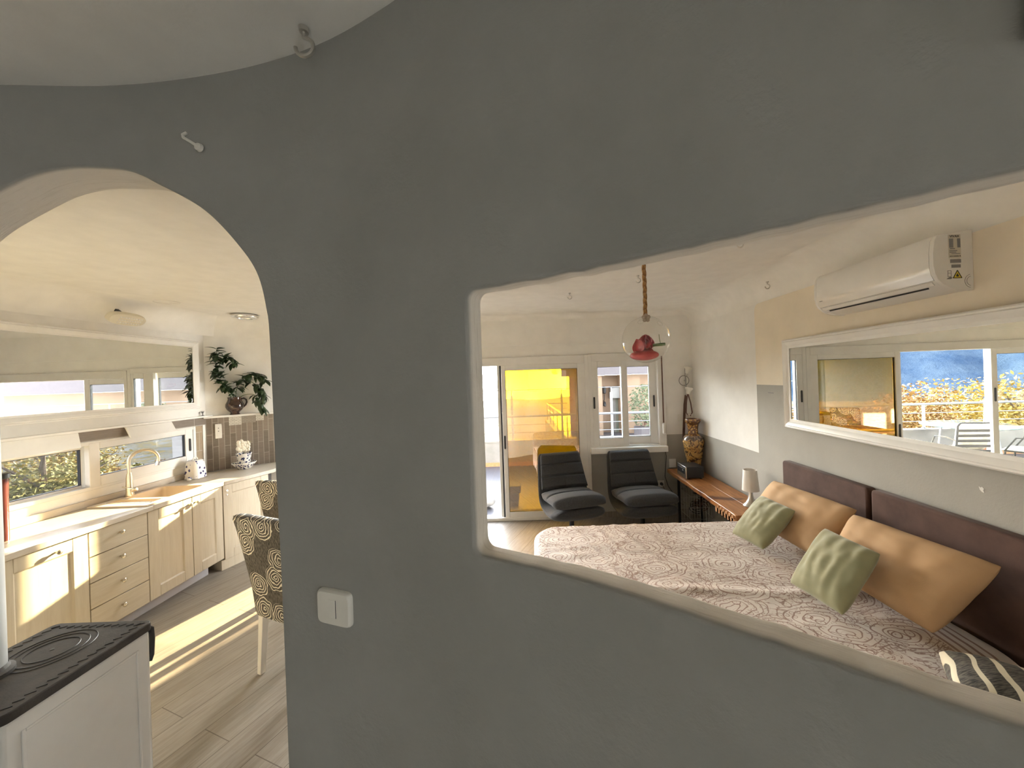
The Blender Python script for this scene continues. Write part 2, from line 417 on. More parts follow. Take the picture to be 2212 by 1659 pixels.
# left window (kitchen side)
r = struct_root('window_2', ((LW[0]+LW[1])/2, FARY, LW[2]))
MB().ring_frame('y',None,None,(LW[0]-.03,LW[2]-.03),(LW[1]-.001,LW[3]+.05),(.045,.04,.045,.067),FARY-.03,FARY+.09).build('frame', M['alu'], r, bevel=.003)
fs = sash(r,'y',-2.96,-2.455,1.07,2.03,(.05,.045,.08,.07),FARY+.03,FARY+.066,M['glass'])
fs = sash(r,'y',-2.49,-2.20,1.07,2.03,(.125,.035,.08,.07),FARY-.025,FARY+.012,M['glass']); oval_handle(fs,(-2.43,1.455,FARY-.025))
# sliding terrace door
r = struct_root('door_1', (-.7, FARY, 0))
MB().ring_frame('y',None,None,(DO[0],0),(DO[1]+.01,DO[3]+.02),(.04,.05,.04,.10),FARY-.035,FARY+.09).build('frame', M['alu'], r, bevel=.004)
fs = sash(r,'y',-.395,.665,.035,1.97,(.052,.095,.075,.067),FARY-.03,FARY+.015,M['amber'],'leaf'); oval_handle(fs,(-.372,.995,FARY-.03),h=.17)
MB().box((-.452,FARY+.02,.035),(-.397,FARY+.075,1.97)).build('leaf_edge', M['alu'], r, bevel=.003)
MB().box((-.418,FARY+.0,.035),(-.399,FARY+.02,1.97)).build('brush_seal', M['rubber'], r, smooth=False)
fs = sash(r,'y',-.45,.60,.035,1.97,(.05,.05,.075,.067),FARY+.03,FARY+.072,M['glass'],'leaf')
fs = sash(r,'y',-2.124,-1.53,.035,1.97,(.022,.07,.075,.067),FARY+.045,FARY+.08,M['glass'],'leaf'); oval_handle(fs,(-1.565,1.40,FARY+.045),h=.17)
r = struct_root('fill_window', (BEDX, -1.6, HW[2]))  # sash of the opening added to light the hall
sash(r,'x',HW[0]+.005,HW[1]-.005,HW[2]+.005,HW[3]-.005,.07,BEDX+.06,BEDX+.11,M['glass'])
# strip window over the worktop
r = struct_root('window_3', (KITX, (KW[0]+KW[1])/2, KW[2]))
MB().ring_frame('x',None,None,(KW[0],KW[2]),(KW[1]+.03,KW[3]),(.04,.03,.03,.03),KITX-.10,KITX+.012).build('frame', M['alu'], r, bevel=.003)
fs = sash(r,'x',2.32,3.14,1.025,1.375,(.03,.07,.025,.035),KITX-.075,KITX-.045,M['tint'])
fs = sash(r,'x',3.08,4.02,1.02,1.385,(.075,.085,.085,.055),KITX-.03,KITX+.014,M['tint']); oval_handle(fs,(3.98,1.215,KITX+.014),'x',h=.13)
# ================================================================= BEDROOM
# ---- materials
def bedspread_mat():
    k = N('bedspread_print'); v = k.co('Object')
    cream = (.62,.565,.515); brown = (.25,.155,.12)
    mask = None
    def dist(scale, amt, seed):
        mp = k.n('ShaderNodeMapping'); mp.inputs['Location'].default_value = (seed, seed*.7, 0); k.L(v, mp.inputs['Vector'])
        nz = k.n('ShaderNodeTexNoise'); nz.inputs['Scale'].default_value = scale; nz.inputs['Detail'].default_value = 2; k.L(mp.outputs[0], nz.inputs['Vector'])
        sub = k.n('ShaderNodeVectorMath', operation='SUBTRACT'); k.L(nz.outputs['Color'], sub.inputs[0]); sub.inputs[1].default_value = (.5,.5,.5)
        sc = k.n('ShaderNodeVectorMath', operation='SCALE'); k.L(sub.outputs[0], sc.inputs[0]); sc.inputs['Scale'].default_value = amt
        ad = k.n('ShaderNodeVectorMath', operation='ADD'); k.L(mp.outputs[0], ad.inputs[0]); k.L(sc.outputs[0], ad.inputs[1]); return ad.outputs[0]
    def lines(scale, freq, thr, rmax, amt, seed, stretch=(1,1,1)):
        d = dist(5, amt, seed)
        mp = k.n('ShaderNodeMapping'); mp.inputs['Scale'].default_value = stretch; k.L(d, mp.inputs['Vector'])
        vo = k.n('ShaderNodeTexVoronoi'); vo.voronoi_dimensions = '2D'; vo.inputs['Scale'].default_value = scale; vo.inputs['Randomness'].default_value = .75; k.L(mp.outputs[0], vo.inputs['Vector'])
        sn = k.math('ABSOLUTE', k.math('SINE', k.math('MULTIPLY', vo.outputs['Distance'], freq)))
        on = k.math('LESS_THAN', sn, thr)
        return k.math('MULTIPLY', on, k.math('LESS_THAN', vo.outputs['Distance'], rmax)), vo.outputs['Distance']
    a, da = lines(3.1, 30, .30, .54, .13, 0, (1,1.45,1))
    # dotted ring
    b, db = lines(12, 13, .40, .46, .06, 3)
    c, dc = lines(26, 11, .45, .46, .03, 8)
    g = k.noise(dist(4, .25, 5), 13, 2.5, .5, 1.8)
    scroll = k.math('LESS_THAN', k.math('ABSOLUTE', k.math('SUBTRACT', g, .5)), .026)
    outside = k.math('GREATER_THAN', da, .42)
    mid = k.math('MULTIPLY', k.math('LESS_THAN', da, .40), k.math('GREATER_THAN', da, .26))
    core = k.math('LESS_THAN', da, .2)
    m = k.math('MAXIMUM', k.math('MULTIPLY', a, k.math('GREATER_THAN', da, .05)), k.math('MULTIPLY', scroll, outside))
    m = k.math('MAXIMUM', m, k.math('MULTIPLY', c, mid)); m = k.math('MAXIMUM', m, k.math('MULTIPLY', b, core))
    m = k.math('MAXIMUM', m, k.math('MULTIPLY', k.math('MULTIPLY', b, outside), .8))
    at = k.n('ShaderNodeAttribute'); at.attribute_name = 'edge'
    e = at.outputs['Fac']
    st = k.math('LESS_THAN', k.math('ABSOLUTE', k.math('SINE', k.math('MULTIPLY', e, 92))), .55)
    zone = k.math('MULTIPLY', k.math('GREATER_THAN', e, .03), k.math('LESS_THAN', e, .15))
    inner = k.math('GREATER_THAN', e, .15)
    m = k.math('MAXIMUM', k.math('MULTIPLY', m, inner), k.math('MULTIPLY', st, zone))
    m = k.math('MULTIPLY', m, k.math('ADD', .60, k.math('MULTIPLY', k.noise(v, 6), .6)))
    col = k.mix(m, cream, brown)
    k.bsdf(col, .75, 0, .25, k.noise(v, 260, 3), .2, .002, sheen=.2); return k.m
M['bedspread'] = bedspread_mat()
M['suede'] = mat('brown_suede', (.070,.039,.031), (.112,.066,.053), scale=7, rough=.85, spec=.15, sheen=.12, bump=.1, bscale=200, lo=.3, hi=.7)
M['bedbase'] = mat('dark_bed_base', (.03,.025,.022), rough=.8)
M['mattress'] = mat('mattress_cloth', (.7,.68,.64), rough=.8)
M['tan'] = mat('tan_cotton', (.42,.27,.145), (.48,.315,.175), scale=3, rough=.8, spec=.2, bump=.3, bscale=260, bdist=.0015)
M['green'] = mat('sage_velvet', (.225,.225,.125), (.29,.285,.165), scale=4, rough=.7, spec=.25, sheen=.35, bump=.12, bscale=300, bdist=.0015)
def zebra():
    k = N('zebra_fabric'); v = k.co('Object', rot=(0,0,R(35)))
    w = k.n('ShaderNodeTexWave'); w.inputs['Scale'].default_value = 4.6; w.inputs['Distortion'].default_value = 3.6; w.inputs['Detail'].default_value = 1; w.inputs['Detail Scale'].default_value = 1.2; k.L(v, w.inputs['Vector'])
    n2 = k.noise(k.co('Object', (12,90,12)), 3)
    dark = k.ramp(n2, [(.35,(.022,.022,.026)),(.68,(.17,.165,.14))])
    k.bsdf(k.mix(k.ramp(w.outputs['Fac'], [(.84,(0,0,0)),(.88,(1,1,1))]), dark, (.68,.64,.50)), .85); return k.m
M['zebra'] = zebra()
def wood_bench():
    k = N('oiled_rustic_wood'); v = k.co('Object', (9,1.3,9)); v2 = k.co('Object')
    g = k.noise(v, 3, 6, .62, .8); kn = k.noise(v2, 3.2, 3, .5, .6)
    col = k.ramp(g, [(.3,(.22,.075,.02)),(.5,(.36,.15,.045)),(.7,(.46,.21,.075))])
    col = k.mix(k.ramp(kn, [(.56,(0,0,0)),(.68,(1,1,1))]), col, (.10,.035,.015))
    k.bsdf(col, .38, 0, .5, g, .15, .003); return k.m
M['bench'] = wood_bench()
M['bench_light'] = mat('worn_wood_edge', (.40,.20,.085), (.5,.27,.13), scale=20, rough=.6)
M['greyfab'] = mat('charcoal_fabric', (.036,.037,.039), (.056,.057,.059), scale=120, rough=.85, spec=.2, sheen=.15, bump=.3, bscale=350, bdist=.001)
M['seam'] = mat('dark_seam', (.012,.012,.013), rough=.9)
M['shade'] = mat('white_lamp_shade', (.74,.71,.66), rough=.8)
M['leather'] = mat('brown_leather', (.10,.045,.03), (.16,.08,.055), scale=15, rough=.55)

# ---- bed
ZB = .60; BX0, BX1, BY0, BY1 = -.03, 1.935, 1.22, 3.06
bed = thing('bed', 'wide double bed with two brown suede headboard panels against the grey wall', 'bed', (.95, 2.25, 0))
def bed_outline(ins, x1, rs):
    x0, y0, y1 = BX0+ins, BY0+ins, BY1-ins; out = []
    for cx, cy, a0, r in ((x1-rs[0],y1-rs[0],0,rs[0]),(x0+rs[1],y1-rs[1],90,rs[1]),(x0+rs[2],y0+rs[2],180,rs[2]),(x1-rs[3],y0+rs[3],270,rs[3])):
        out += [(cx+r*math.cos(R(a0+90*q/8)), cy+r*math.sin(R(a0+90*q/8))) for q in range(9)]
    return out
MB().prism(bed_outline(.09,1.90,(.15,.15,.15,.34)), .03, .27).build('bed_base', M['bedbase'], bed, bevel=.01)
MB().prism(bed_outline(.06,1.89,(.16,.16,.16,.36)), .271, ZB-.03).build('mattress', M['mattress'], bed, bevel=.03, bseg=3)
for y0, y1, z0 in ((2.225, 2.985, 1.082), (1.455, 2.205, 1.082)):
    b = MB(); n = 8
    poly = [(y0,.12),(y1,.12)]; poly += [(y1-.02+.02*math.cos(R(t)), z0-.02+.02*math.sin(R(t))) for t in (0,30,60,90)]
    poly += [(y0+.02+.02*math.cos(R(t)), z0-.02+.02*math.sin(R(t))) for t in (90,120,150,180)]
    b.prism(poly, 1.95, 2.012, 'x').build('headboard', M['suede'], bed, bevel=.014, bseg=3)
def rr_sdf(x, y, x0, x1, y0, y1, r):
    cx, cy = (x0+x1)/2, (y0+y1)/2; hx, hy = (x1-x0)/2-r, (y1-y0)/2-r
    dx, dy = abs(x-cx)-hx, abs(y-cy)-hy
    o = math.hypot(max(dx,0), max(dy,0)); d = o + min(max(dx,dy),0) - r
    if dx > 0 and dy > 0: g = (dx/o*(1 if x>cx else -1), dy/o*(1 if y>cy else -1))
    elif dx > dy: g = (1 if x>cx else -1, 0)
    else: g = (0, 1 if y>cy else -1)
    return d, g
b = MB(); nx, ny = 150, 130; ov = .30; r0 = .05; rows = []; edges = []
fx0, fx1, fy0, fy1 = BX0+r0, BX1-r0, BY0+r0, BY1-r0
for j in range(ny+1):
    row = []
    for i in range(nx+1):
        x = BX0-ov + (BX1+.10-(BX0-ov))*i/nx; y = BY0-ov + (BY1+ov-(BY0-ov))*j/ny
        d, g = rr_sdf(x, y, fx0, fx1, fy0, fy1, .36 if (x > 1 and y < 2) else .16)
        wz = .006*noise.noise(Vector((x*2.2, y*5.0, 0))) + .004*noise.noise(Vector((x*7, y*16, 4)))
        # creases running across the foot end
        c = math.exp(-((x-.55)/.5)**2)*(.007*max(0, math.sin((x+.25*y)*38))**3) + .012*math.exp(-((y-2.05-.05*math.sin(x*3))/.035)**2)*smooth01(.2,.7,x)
        if d <= 0: p = (x, y, ZB + wz + c); e = -d + .5
        else:
            bx, by = x-g[0]*d, y-g[1]*d
            if d < r0*PI/2: a = d/r0; off, dz = r0*math.sin(a), r0*(1-math.cos(a))
            else: off, dz = r0 + .012*math.sin(x*17+y*13)*min(1,(d-.08)*6), r0 + d - r0*PI/2
            p = (bx+g[0]*off, by+g[1]*off, ZB + (wz+c)*max(0,1-d*12) - dz)
            e = 1
        near = x > .5 and y < 2.14       # printed border along the near edge
        e = (-d if near else .5) if d <= 0 else (.02 if near else .5)
        row.append(b.V(p)); edges.append(e)
    rows.append(row)
for a, c in zip(rows[:-1], rows[1:]):
    for i in range(nx): b.face([a[i], a[i+1], c[i+1], c[i]])
bs = b.build('bedspread', M['bedspread'], recalc=False, origin=(.95,2.25,ZB))
at = bs.data.attributes.new('edge', 'FLOAT', 'POINT')
for i, e in enumerate(edges): at.data[i].value = e
tag(bs, 'cream bedspread printed with brown paisley medallions, spread over the bed', 'bedspread')

# ---- pillows and cushions
def pillow(name, TL, TR, BR, BL, th, m, label, cat, group=None, wr=.012, seed=0, pinch=.06, sub=24, frq=5):
    TL, TR, BR, BL = map(Vector, (TL,TR,BR,BL)); nrm = (TR-TL).cross(TL-BL).normalized()
    b = MB(); grid = {}
    for side in (1,-1):
        for j in range(sub+1):
            for i in range(sub+1):
                u, v = 2*i/sub-1, 2*j/sub-1
                uu = u*(1-pinch*(1-v*v)*abs(u)**3*.9) ; vv = v*(1-pinch*(1-u*u)*abs(v)**3*.9)
                ck = 1-.055*(u*u*v*v)**1.5; uu *= ck; vv *= ck
                p = TL.lerp(TR, (uu+1)/2).lerp(BL.lerp(BR, (uu+1)/2), (1-vv)/2)
                f = max(0,(1-abs(u)**2.6)*(1-abs(v)**2.6))**.50
                w_ = wr*noise.noise(Vector((u*frq+seed, v*1.6*side+seed*2, seed)))*f + wr*.7*noise.noise(Vector((u*3+v*7, v*3-u*2, seed+9)))*f + wr*.9*max(0,v)*math.sin(u*13+seed+2*math.sin(v*3))*f*(1-f*.5)
                edge = abs(u) == 1 or abs(v) == 1
                if side == -1 and edge: continue
                grid[(side,i,j)] = b.V(p + nrm*(side*th*f + w_))
    def G(s,i,j): return grid.get((s,i,j)) or grid[(1,i,j)]
    for s in (1,-1):
        for j in range(sub):
            for i in range(sub): b.face([G(s,i,j),G(s,i+1,j),G(s,i+1,j+1),G(s,i,j+1)])
    o = b.build(name, m, ang=80); md = o.modifiers.new('sub','SUBSURF'); md.levels = md.render_levels = 1
    return tag(o, label, cat, group)
pillow('pillow', (1.84,2.93,.955), (1.86,2.15,.985), (1.64,2.20,.665), (1.60,2.90,.665), .085, M['tan'], 'tan pillow propped on the far headboard panel, behind a sage cushion', 'pillow', 'tan pillows on the bed', seed=1)
pillow('pillow', (1.82,2.19,.965), (1.85,1.47,1.0), (1.64,1.57,.655), (1.60,2.12,.665), .095, M['tan'], 'tan pillow propped on the near headboard panel, the largest pillow, at the right', 'pillow', 'tan pillows on the bed', seed=5)
pillow('cushion', (1.64,2.75,.90), (1.655,2.39,.905), (1.44,2.42,.635), (1.375,2.70,.635), .055, M['green'], 'sage green square cushion leaning on the far tan pillow', 'cushion', 'sage cushions on the bed', seed=3, wr=.01)
pillow('cushion', (1.585,2.085,.93), (1.60,1.745,.935), (1.40,1.745,.635), (1.345,2.05,.635), .055, M['green'], 'sage green square cushion leaning on the near tan pillow', 'cushion', 'sage cushions on the bed', seed=11, wr=.01)
pillow('cushion', (1.555,1.50,.668), (1.86,1.29,.65), (1.73,1.04,.65), (1.36,1.26,.668), .07, M['zebra'], 'dark cushion with cream zebra stripes at the near corner of the bed', 'cushion', seed=17, wr=.006)

# ---- rustic bench along the wall
BZ = .61
t = thing('bench', 'rustic orange-brown plank bench on black steel legs along the bed wall', 'bench', (1.85,3.9,0))
def live_board(x0, x1, y0, y1, seed, live):
    b = MB(); n = 40; top = []
    L = []; Rr = []
    for k in range(n+1):
        y = y0+(y1-y0)*k/n; wv = .010*noise.noise(Vector((y*5, seed, 0)))+.005*noise.noise(Vector((y*17, seed, 1)))
        L.append((x0+(wv if live else 0), y)); Rr.append((x1, y))
    poly = L + Rr[::-1]
    return b.prism(poly, BZ-.045, BZ)
live_board(1.635,1.838,3.10,4.70,1,True).build('plank', M['bench'], t, bevel=.006)
live_board(1.841,2.005,3.10,4.70,2,False).build('plank', M['bench'], t, bevel=.003)
b = MB(); b.box((1.645,3.10,BZ-.052),(1.700,3.42,BZ-.0455))
for k in range(6): b.box((1.618,3.115+k*.05,BZ-.072),(1.6345,3.143+k*.05,BZ-.008))
b.box((1.618,3.10,BZ-.072),(1.6345,3.42,BZ-.03)); b.build('dovetail_edge', M['bench_light'], t, smooth=False)
MB().box((1.70,3.068,BZ-.05),(2.005,3.0995,BZ-.004)).build('end_board', M['bench'], t, bevel=.004)
def leg(x, y): MB().box((x-.0125,y-.0125,0),(x+.0125,y+.0125,BZ-.045)).build('leg', M['blackmetal'], t, bevel=.002)
for y in (4.50, 3.35):
    for x in (1.70, 1.97): leg(x, y)
    MB().box((1.7125,y-.0125,BZ-.072),(1.9575,y+.0125,BZ-.047)).build('cross_bar', M['blackmetal'], t, bevel=.002)

# table lamp
t = thing('table_lamp', 'small table lamp with white shade and flared steel foot on the bench end', 'lamp', (1.88,3.31,BZ))
MB().lathe([(.0,0),(.062,0),(.064,.006),(.058,.012),(.04,.03),(.026,.06),(.018,.10),(.0165,.16),(.0,.162)], (1.88,3.31,BZ+.001)).build('lamp_base', M['steel'], t)
MB().lathe([(.068,.138),(.0545,.318),(.0525,.318),(.066,.138)], (1.88,3.31,BZ+.001), 32, cap=False).merge().build('lamp_shade', M['shade'], t)
MB().lathe([(.0001,.16),(.017,.163),(.017,.22),(.0001,.225)], (1.88,3.31,BZ+.001), 12).build('bulb_holder', M['plastic'], t)
tag(MB().tube([(1.925,3.35,BZ+.006),(1.96,3.33,BZ+.006),(1.985,3.25,BZ+.006),(1.99,3.16,BZ+.006),(1.995,3.125,BZ+.006)], .003).build('lamp_cord', M['black']), 'black cord trailing from the table lamp over the bench end', 'cord')
# receiver
t = thing('stereo_receiver', 'small black stereo receiver with silver front on the far bench end', 'stereo', (1.77,4.36,BZ))
MB().box((1.682,4.20,BZ+.012),(1.872,4.435,BZ+.135)).build('case', M['black'], t, bevel=.003)
MB().box((1.667,4.195,BZ+.008),(1.6815,4.44,BZ+.138)).build('front_panel', M['steel'], t, bevel=.003)
MB().box((1.663,4.225,BZ+.055),(1.6675,4.41,BZ+.112)).build('display', M['black'], t, smooth=False)
MB().box((1.6615,4.25,BZ+.085),(1.6632,4.27,BZ+.098)).build('display_light', M['sticker'], t, smooth=False)
for x in (1.70,1.85):
    for y in (4.22,4.415): MB().lathe([(.01,0),(.01,.0125)], (x,y,BZ), 10).build('foot', M['black'], t)
# vase
def vase_mat():
    k = N('gilded_vase_glaze'); v = k.co('Object')
    sp = k.n('ShaderNodeSeparateXYZ'); k.L(v, sp.inputs[0])
    n1 = k.noise(v, 26, 5, .65, .6); n2 = k.noise(v, 9, 3, .5, .8)
    g = k.ramp(n2, [(.38,(.32,.15,.035)),(.55,(.46,.27,.085)),(.72,(.56,.40,.20))])
    ink = k.ramp(n1, [(.50,(0,0,0)),(.56,(1,1,1))])
    body = k.mix(ink, g, (.06,.03,.016))
    vo = k.n('ShaderNodeTexVoronoi'); vo.inputs['Scale'].default_value = 40; k.L(v, vo.inputs['Vector'])
    neck = k.mix(k.ramp(vo.outputs['Distance'], [(.3,(0,0,0)),(.5,(1,1,1))]), (.45,.23,.05), (.13,.055,.02))
    z = sp.outputs[2]
    isn = k.math('GREATER_THAN', z, .435)
    col = k.mix(isn, body, neck)
    wv = k.math('ADD', z, k.math('MULTIPLY', k.math('SINE', k.math('MULTIPLY', k.math('ARCTAN2', sp.outputs[1], sp.outputs[0]), 9)), .012))
    band = k.math('MULTIPLY', k.math('GREATER_THAN', wv, .385), k.math('LESS_THAN', z, .435))
    col = k.mix(band, col, k.mix(ink, (.10,.07,.05), (.30,.20,.12)))
    k.bsdf(col, .14, 0, .6, None, coat=.4); return k.m
M['vase'] = vase_mat()
vp = [(.0,0),(.078,0),(.08,.012),(.072,.03),(.082,.10),(.104,.20),(.121,.30),(.128,.36),(.122,.40),(.10,.432),(.07,.447),(.062,.455),(.060,.50),(.066,.54),(.072,.565),(.088,.588),(.094,.60),(.097,.622),(.094,.63),(.082,.63),(.07,.60),(.05,.56),(.05,.46),(.0,.44)]
o = MB().lathe(vp, (1.912,4.545,BZ+.001), 40).build('vase', M['vase'], origin=(1.912,4.545,BZ+.001)); o.scale = (.95,.95,1.0)
tag(o, 'tall gilded brown oriental vase with landscape scenes on the bench by the corner', 'vase')

# wire basket of cables under the bench
t = thing('wire_basket', 'wire basket full of tangled dark cables under the bench', 'basket', (1.84,4.2,0))
b = MB()
bx = (1.74,2.0,4.25,4.62,.42)
for z in (.01,.14,.27,.40): b.tube([(bx[0],bx[2],z),(bx[1],bx[2],z),(bx[1],bx[3],z),(bx[0],bx[3],z)], .0035, 6, closed=True)
for k in range(9):
    x = bx[0]+(bx[1]-bx[0])*k/8
    b.tube([(x,bx[2],.41),(x,bx[2],.006),(x,bx[3],.006),(x,bx[3],.41)], .0022, 5)
for k in range(11):
    y = bx[2]+(bx[3]-bx[2])*k/10
    b.tube([(bx[0],y,.41),(bx[0],y,.006)], .0022, 5); b.tube([(bx[1],y,.41),(bx[1],y,.006)], .0022, 5)
b.build('basket', M['steel'], t)
rn = random.Random(4)
for k in range(11):
    b = MB(); c = (1.80+.12*rn.random(), 4.30+.26*rn.random(), .16+.24*rn.random() if k < 8 else .43); rad = .035+.035*rn.random(); ax = rn.random()*PI; tl = rn.random()*1.4
    Mx = Matrix.Translation(c) @ Matrix.Rotation(ax,4,'Z') @ Matrix.Rotation(tl,4,'X')
    b.tube([(rad*math.cos(a*.3)*(1+.04*math.sin(a)), rad*math.sin(a*.3)*(1+.06*math.cos(a*.7)), .0018*a) for a in range(0,54)], .0042, 6, M=Mx)
    b.build('cable_coil', M['black'] if k%3 else M['leather'], t)
# cable from the window winder and sockets by the chair
tag(MB().tube([(1.655,4.785,.815),(1.66,4.77,.75),(1.645,4.765,.62),(1.63,4.76,.50),(1.66,4.74,.38),(1.72,4.70,.28),(1.75,4.66,.25)], .004).build('power_cord', M['black']), 'thin dark cord running down the wall from the window sill to the bench', 'cord')
t = thing('wall_socket', 'white wall socket with two black plugs behind the right armchair', 'socket', (1.56,4.80,.39))
MB().box((1.49,4.79,.36),(1.63,4.80,.44)).build('plate', M['plastic'], t, bevel=.004)
for x in (1.525,1.59):
    MB().lathe([(.0,0),(.019,0),(.017,.03),(.008,.045),(.0,.046)], (0,0,0), 12, M=Matrix.Translation((x,4.79,.40)) @ Matrix.Rotation(PI/2,4,'X')).build('plug', M['black'], t)
for k, x in enumerate((1.525,1.59)):
    tag(MB().tube([(x,4.75,.40),(x+.01,4.72,.36),(x+.06,4.70,.27),(x+.14,4.68,.22),(x+.2+.02*k,4.66,.17)], .004).build('cable', M['leather'] if k else M['black']), ('brown' if k else 'black')+' cable drooping from the wall socket towards the wire basket', 'cable')
tag(MB().box((1.70,4.792,.60),(1.79,4.80,.71)).build('junction_cover', M['wall'], bevel=.003), 'square grey wall cover plate left of the stereo', 'cover plate')

# shutter strap winder, switch near sconce
t = thing('shutter_winder', 'white shutter strap winder box on the frame right of the window', 'winder', (1.64,FARY-.03,1.05))
MB().box((1.618,FARY-.065,1.035),(1.66,FARY-.031,1.175)).build('winder_box', M['pvc'], t, bevel=.014, bseg=3)
MB().box((1.632,FARY-.036,1.176),(1.646,FARY-.0315,2.02)).build('strap', M['leather'], t, smooth=False)
t = thing('light_switch', 'small white light switch beside the vase on the far wall', 'switch', (1.855,FARY,1.19))
MB().box((1.828,FARY-.009,1.185),(1.883,FARY,1.27)).build('plate', M['plastic'], t, bevel=.004)
MB().box((1.842,FARY-.013,1.20),(1.869,FARY-.0085,1.255)).build('rocker', M['plastic'], t, bevel=.002)

M['darksteel'] = mat('dull_steel', (.30,.29,.27), rough=.35, metal=.9)
# wall sconce with two glass shades
t = thing('wall_sconce', 'steel wall spotlight bar with two white glass shades near the corner', 'sconce', (1.93,FARY,1.70))
MB().tube([(1.925,FARY-.05,1.86),(1.93,FARY-.05,1.52)], .008, 8).build('bar', M['darksteel'], t)
MB().tube([(1.928,FARY-.02,1.70),(1.928,FARY-.05,1.70)], .012, 10).build('mount', M['steel'], t)
MB().tube([(1.908+.062*math.cos(a*PI/16), FARY-.045, 1.70+.062*math.sin(a*PI/16)) for a in range(32)], .0045, 6, closed=True).build('ring', M['darksteel'], t)
for z in (1.80,1.545):
    Mx = Matrix.Translation((1.945,FARY-.065,z)) @ Matrix.Rotation(R(30),4,'Z') @ Matrix.Rotation(R(20),4,'Y')
    MB().lathe([(.016,-.02),(.022,-.01),(.032,.03),(.05,.06),(.046,.06),(.028,.03),(.014,-.012)], seg=20, M=Mx, cap=False).build('glass_shade', M['plastic'], t)
    MB().lathe([(.0,-.045),(.017,-.044),(.017,-.015),(.0,-.014)], seg=14, M=Mx).build('socket', M['steel'], t)
t = thing('leather_belt', 'looped brown leather belt hanging from the wall spotlight bar', 'belt', (1.93,FARY-.06,1.0))
b = MB()
def strap(pts, w_, th=.003):
    rings = []
    for x, y, z in pts: rings.append([(x-w_/2,y-th,z),(x+w_/2,y-th,z),(x+w_/2,y+th,z),(x-w_/2,y+th,z)])
    return rings
b.rings(strap([(1.915,FARY-.075,1.52),(1.905,FARY-.05,1.40),(1.90,FARY-.03,1.2),(1.892,FARY-.012,.965)], .03))
b.rings(strap([(1.93,FARY-.088,1.53),(1.91,FARY-.095,1.42),(1.905,FARY-.09,1.30),(1.93,FARY-.09,1.255)], .012)); b.rings(strap([(1.935,FARY-.09,1.53),(1.96,FARY-.10,1.42),(1.975,FARY-.10,1.30),(1.95,FARY-.10,1.255)], .014))
b.build('strap', M['leather'], t)
MB().tube([(1.94+.022*math.cos(a*PI/10), FARY-.105, 1.265+.028*math.sin(a*PI/10)) for a in range(20)], .004, 6, closed=True).build('buckle', M['steel'], t)

# ---- swivel armchairs
def loft_pad(prof, hw, ht, n=64, seg=28, ex=2.6):
    """prof: list of (y,z); hw, ht: functions of t in 0..1"""
    P = catmull(prof, 8); L = [0]
    for a, c in zip(P[:-1], P[1:]): L.append(L[-1]+(c-a).length)
    rings = []
    for k in range(n+1):
        t = k/n; s = t*L[-1]; i = 0
        while i < len(L)-2 and L[i+1] < s: i += 1
        f = (s-L[i])/max(L[i+1]-L[i],1e-9); p = P[i].lerp(P[i+1], f); tg = (P[min(i+2,len(P)-1)]-P[max(i-1,0)]).normalized(); nn = Vector((-tg.y, tg.x))
        w_, h_ = hw(t), ht(t); ring = []
        for q in range(seg):
            a = 2*PI*q/seg; ca, sa = math.cos(a), math.sin(a)
            x = w_*math.copysign(abs(ca)**(2/ex), ca); m_ = h_*math.copysign(abs(sa)**(2/ex), sa)
            ring.append((x, p.x+nn.x*m_, p.y+nn.y*m_))
        rings.append(ring)
    return MB().rings(rings)
def ends(t, a=.04, b=.04): return (min(1,t/a)**.5 if t < a else 1)*(min(1,(1-t)/b)**.5 if t > 1-b else 1)
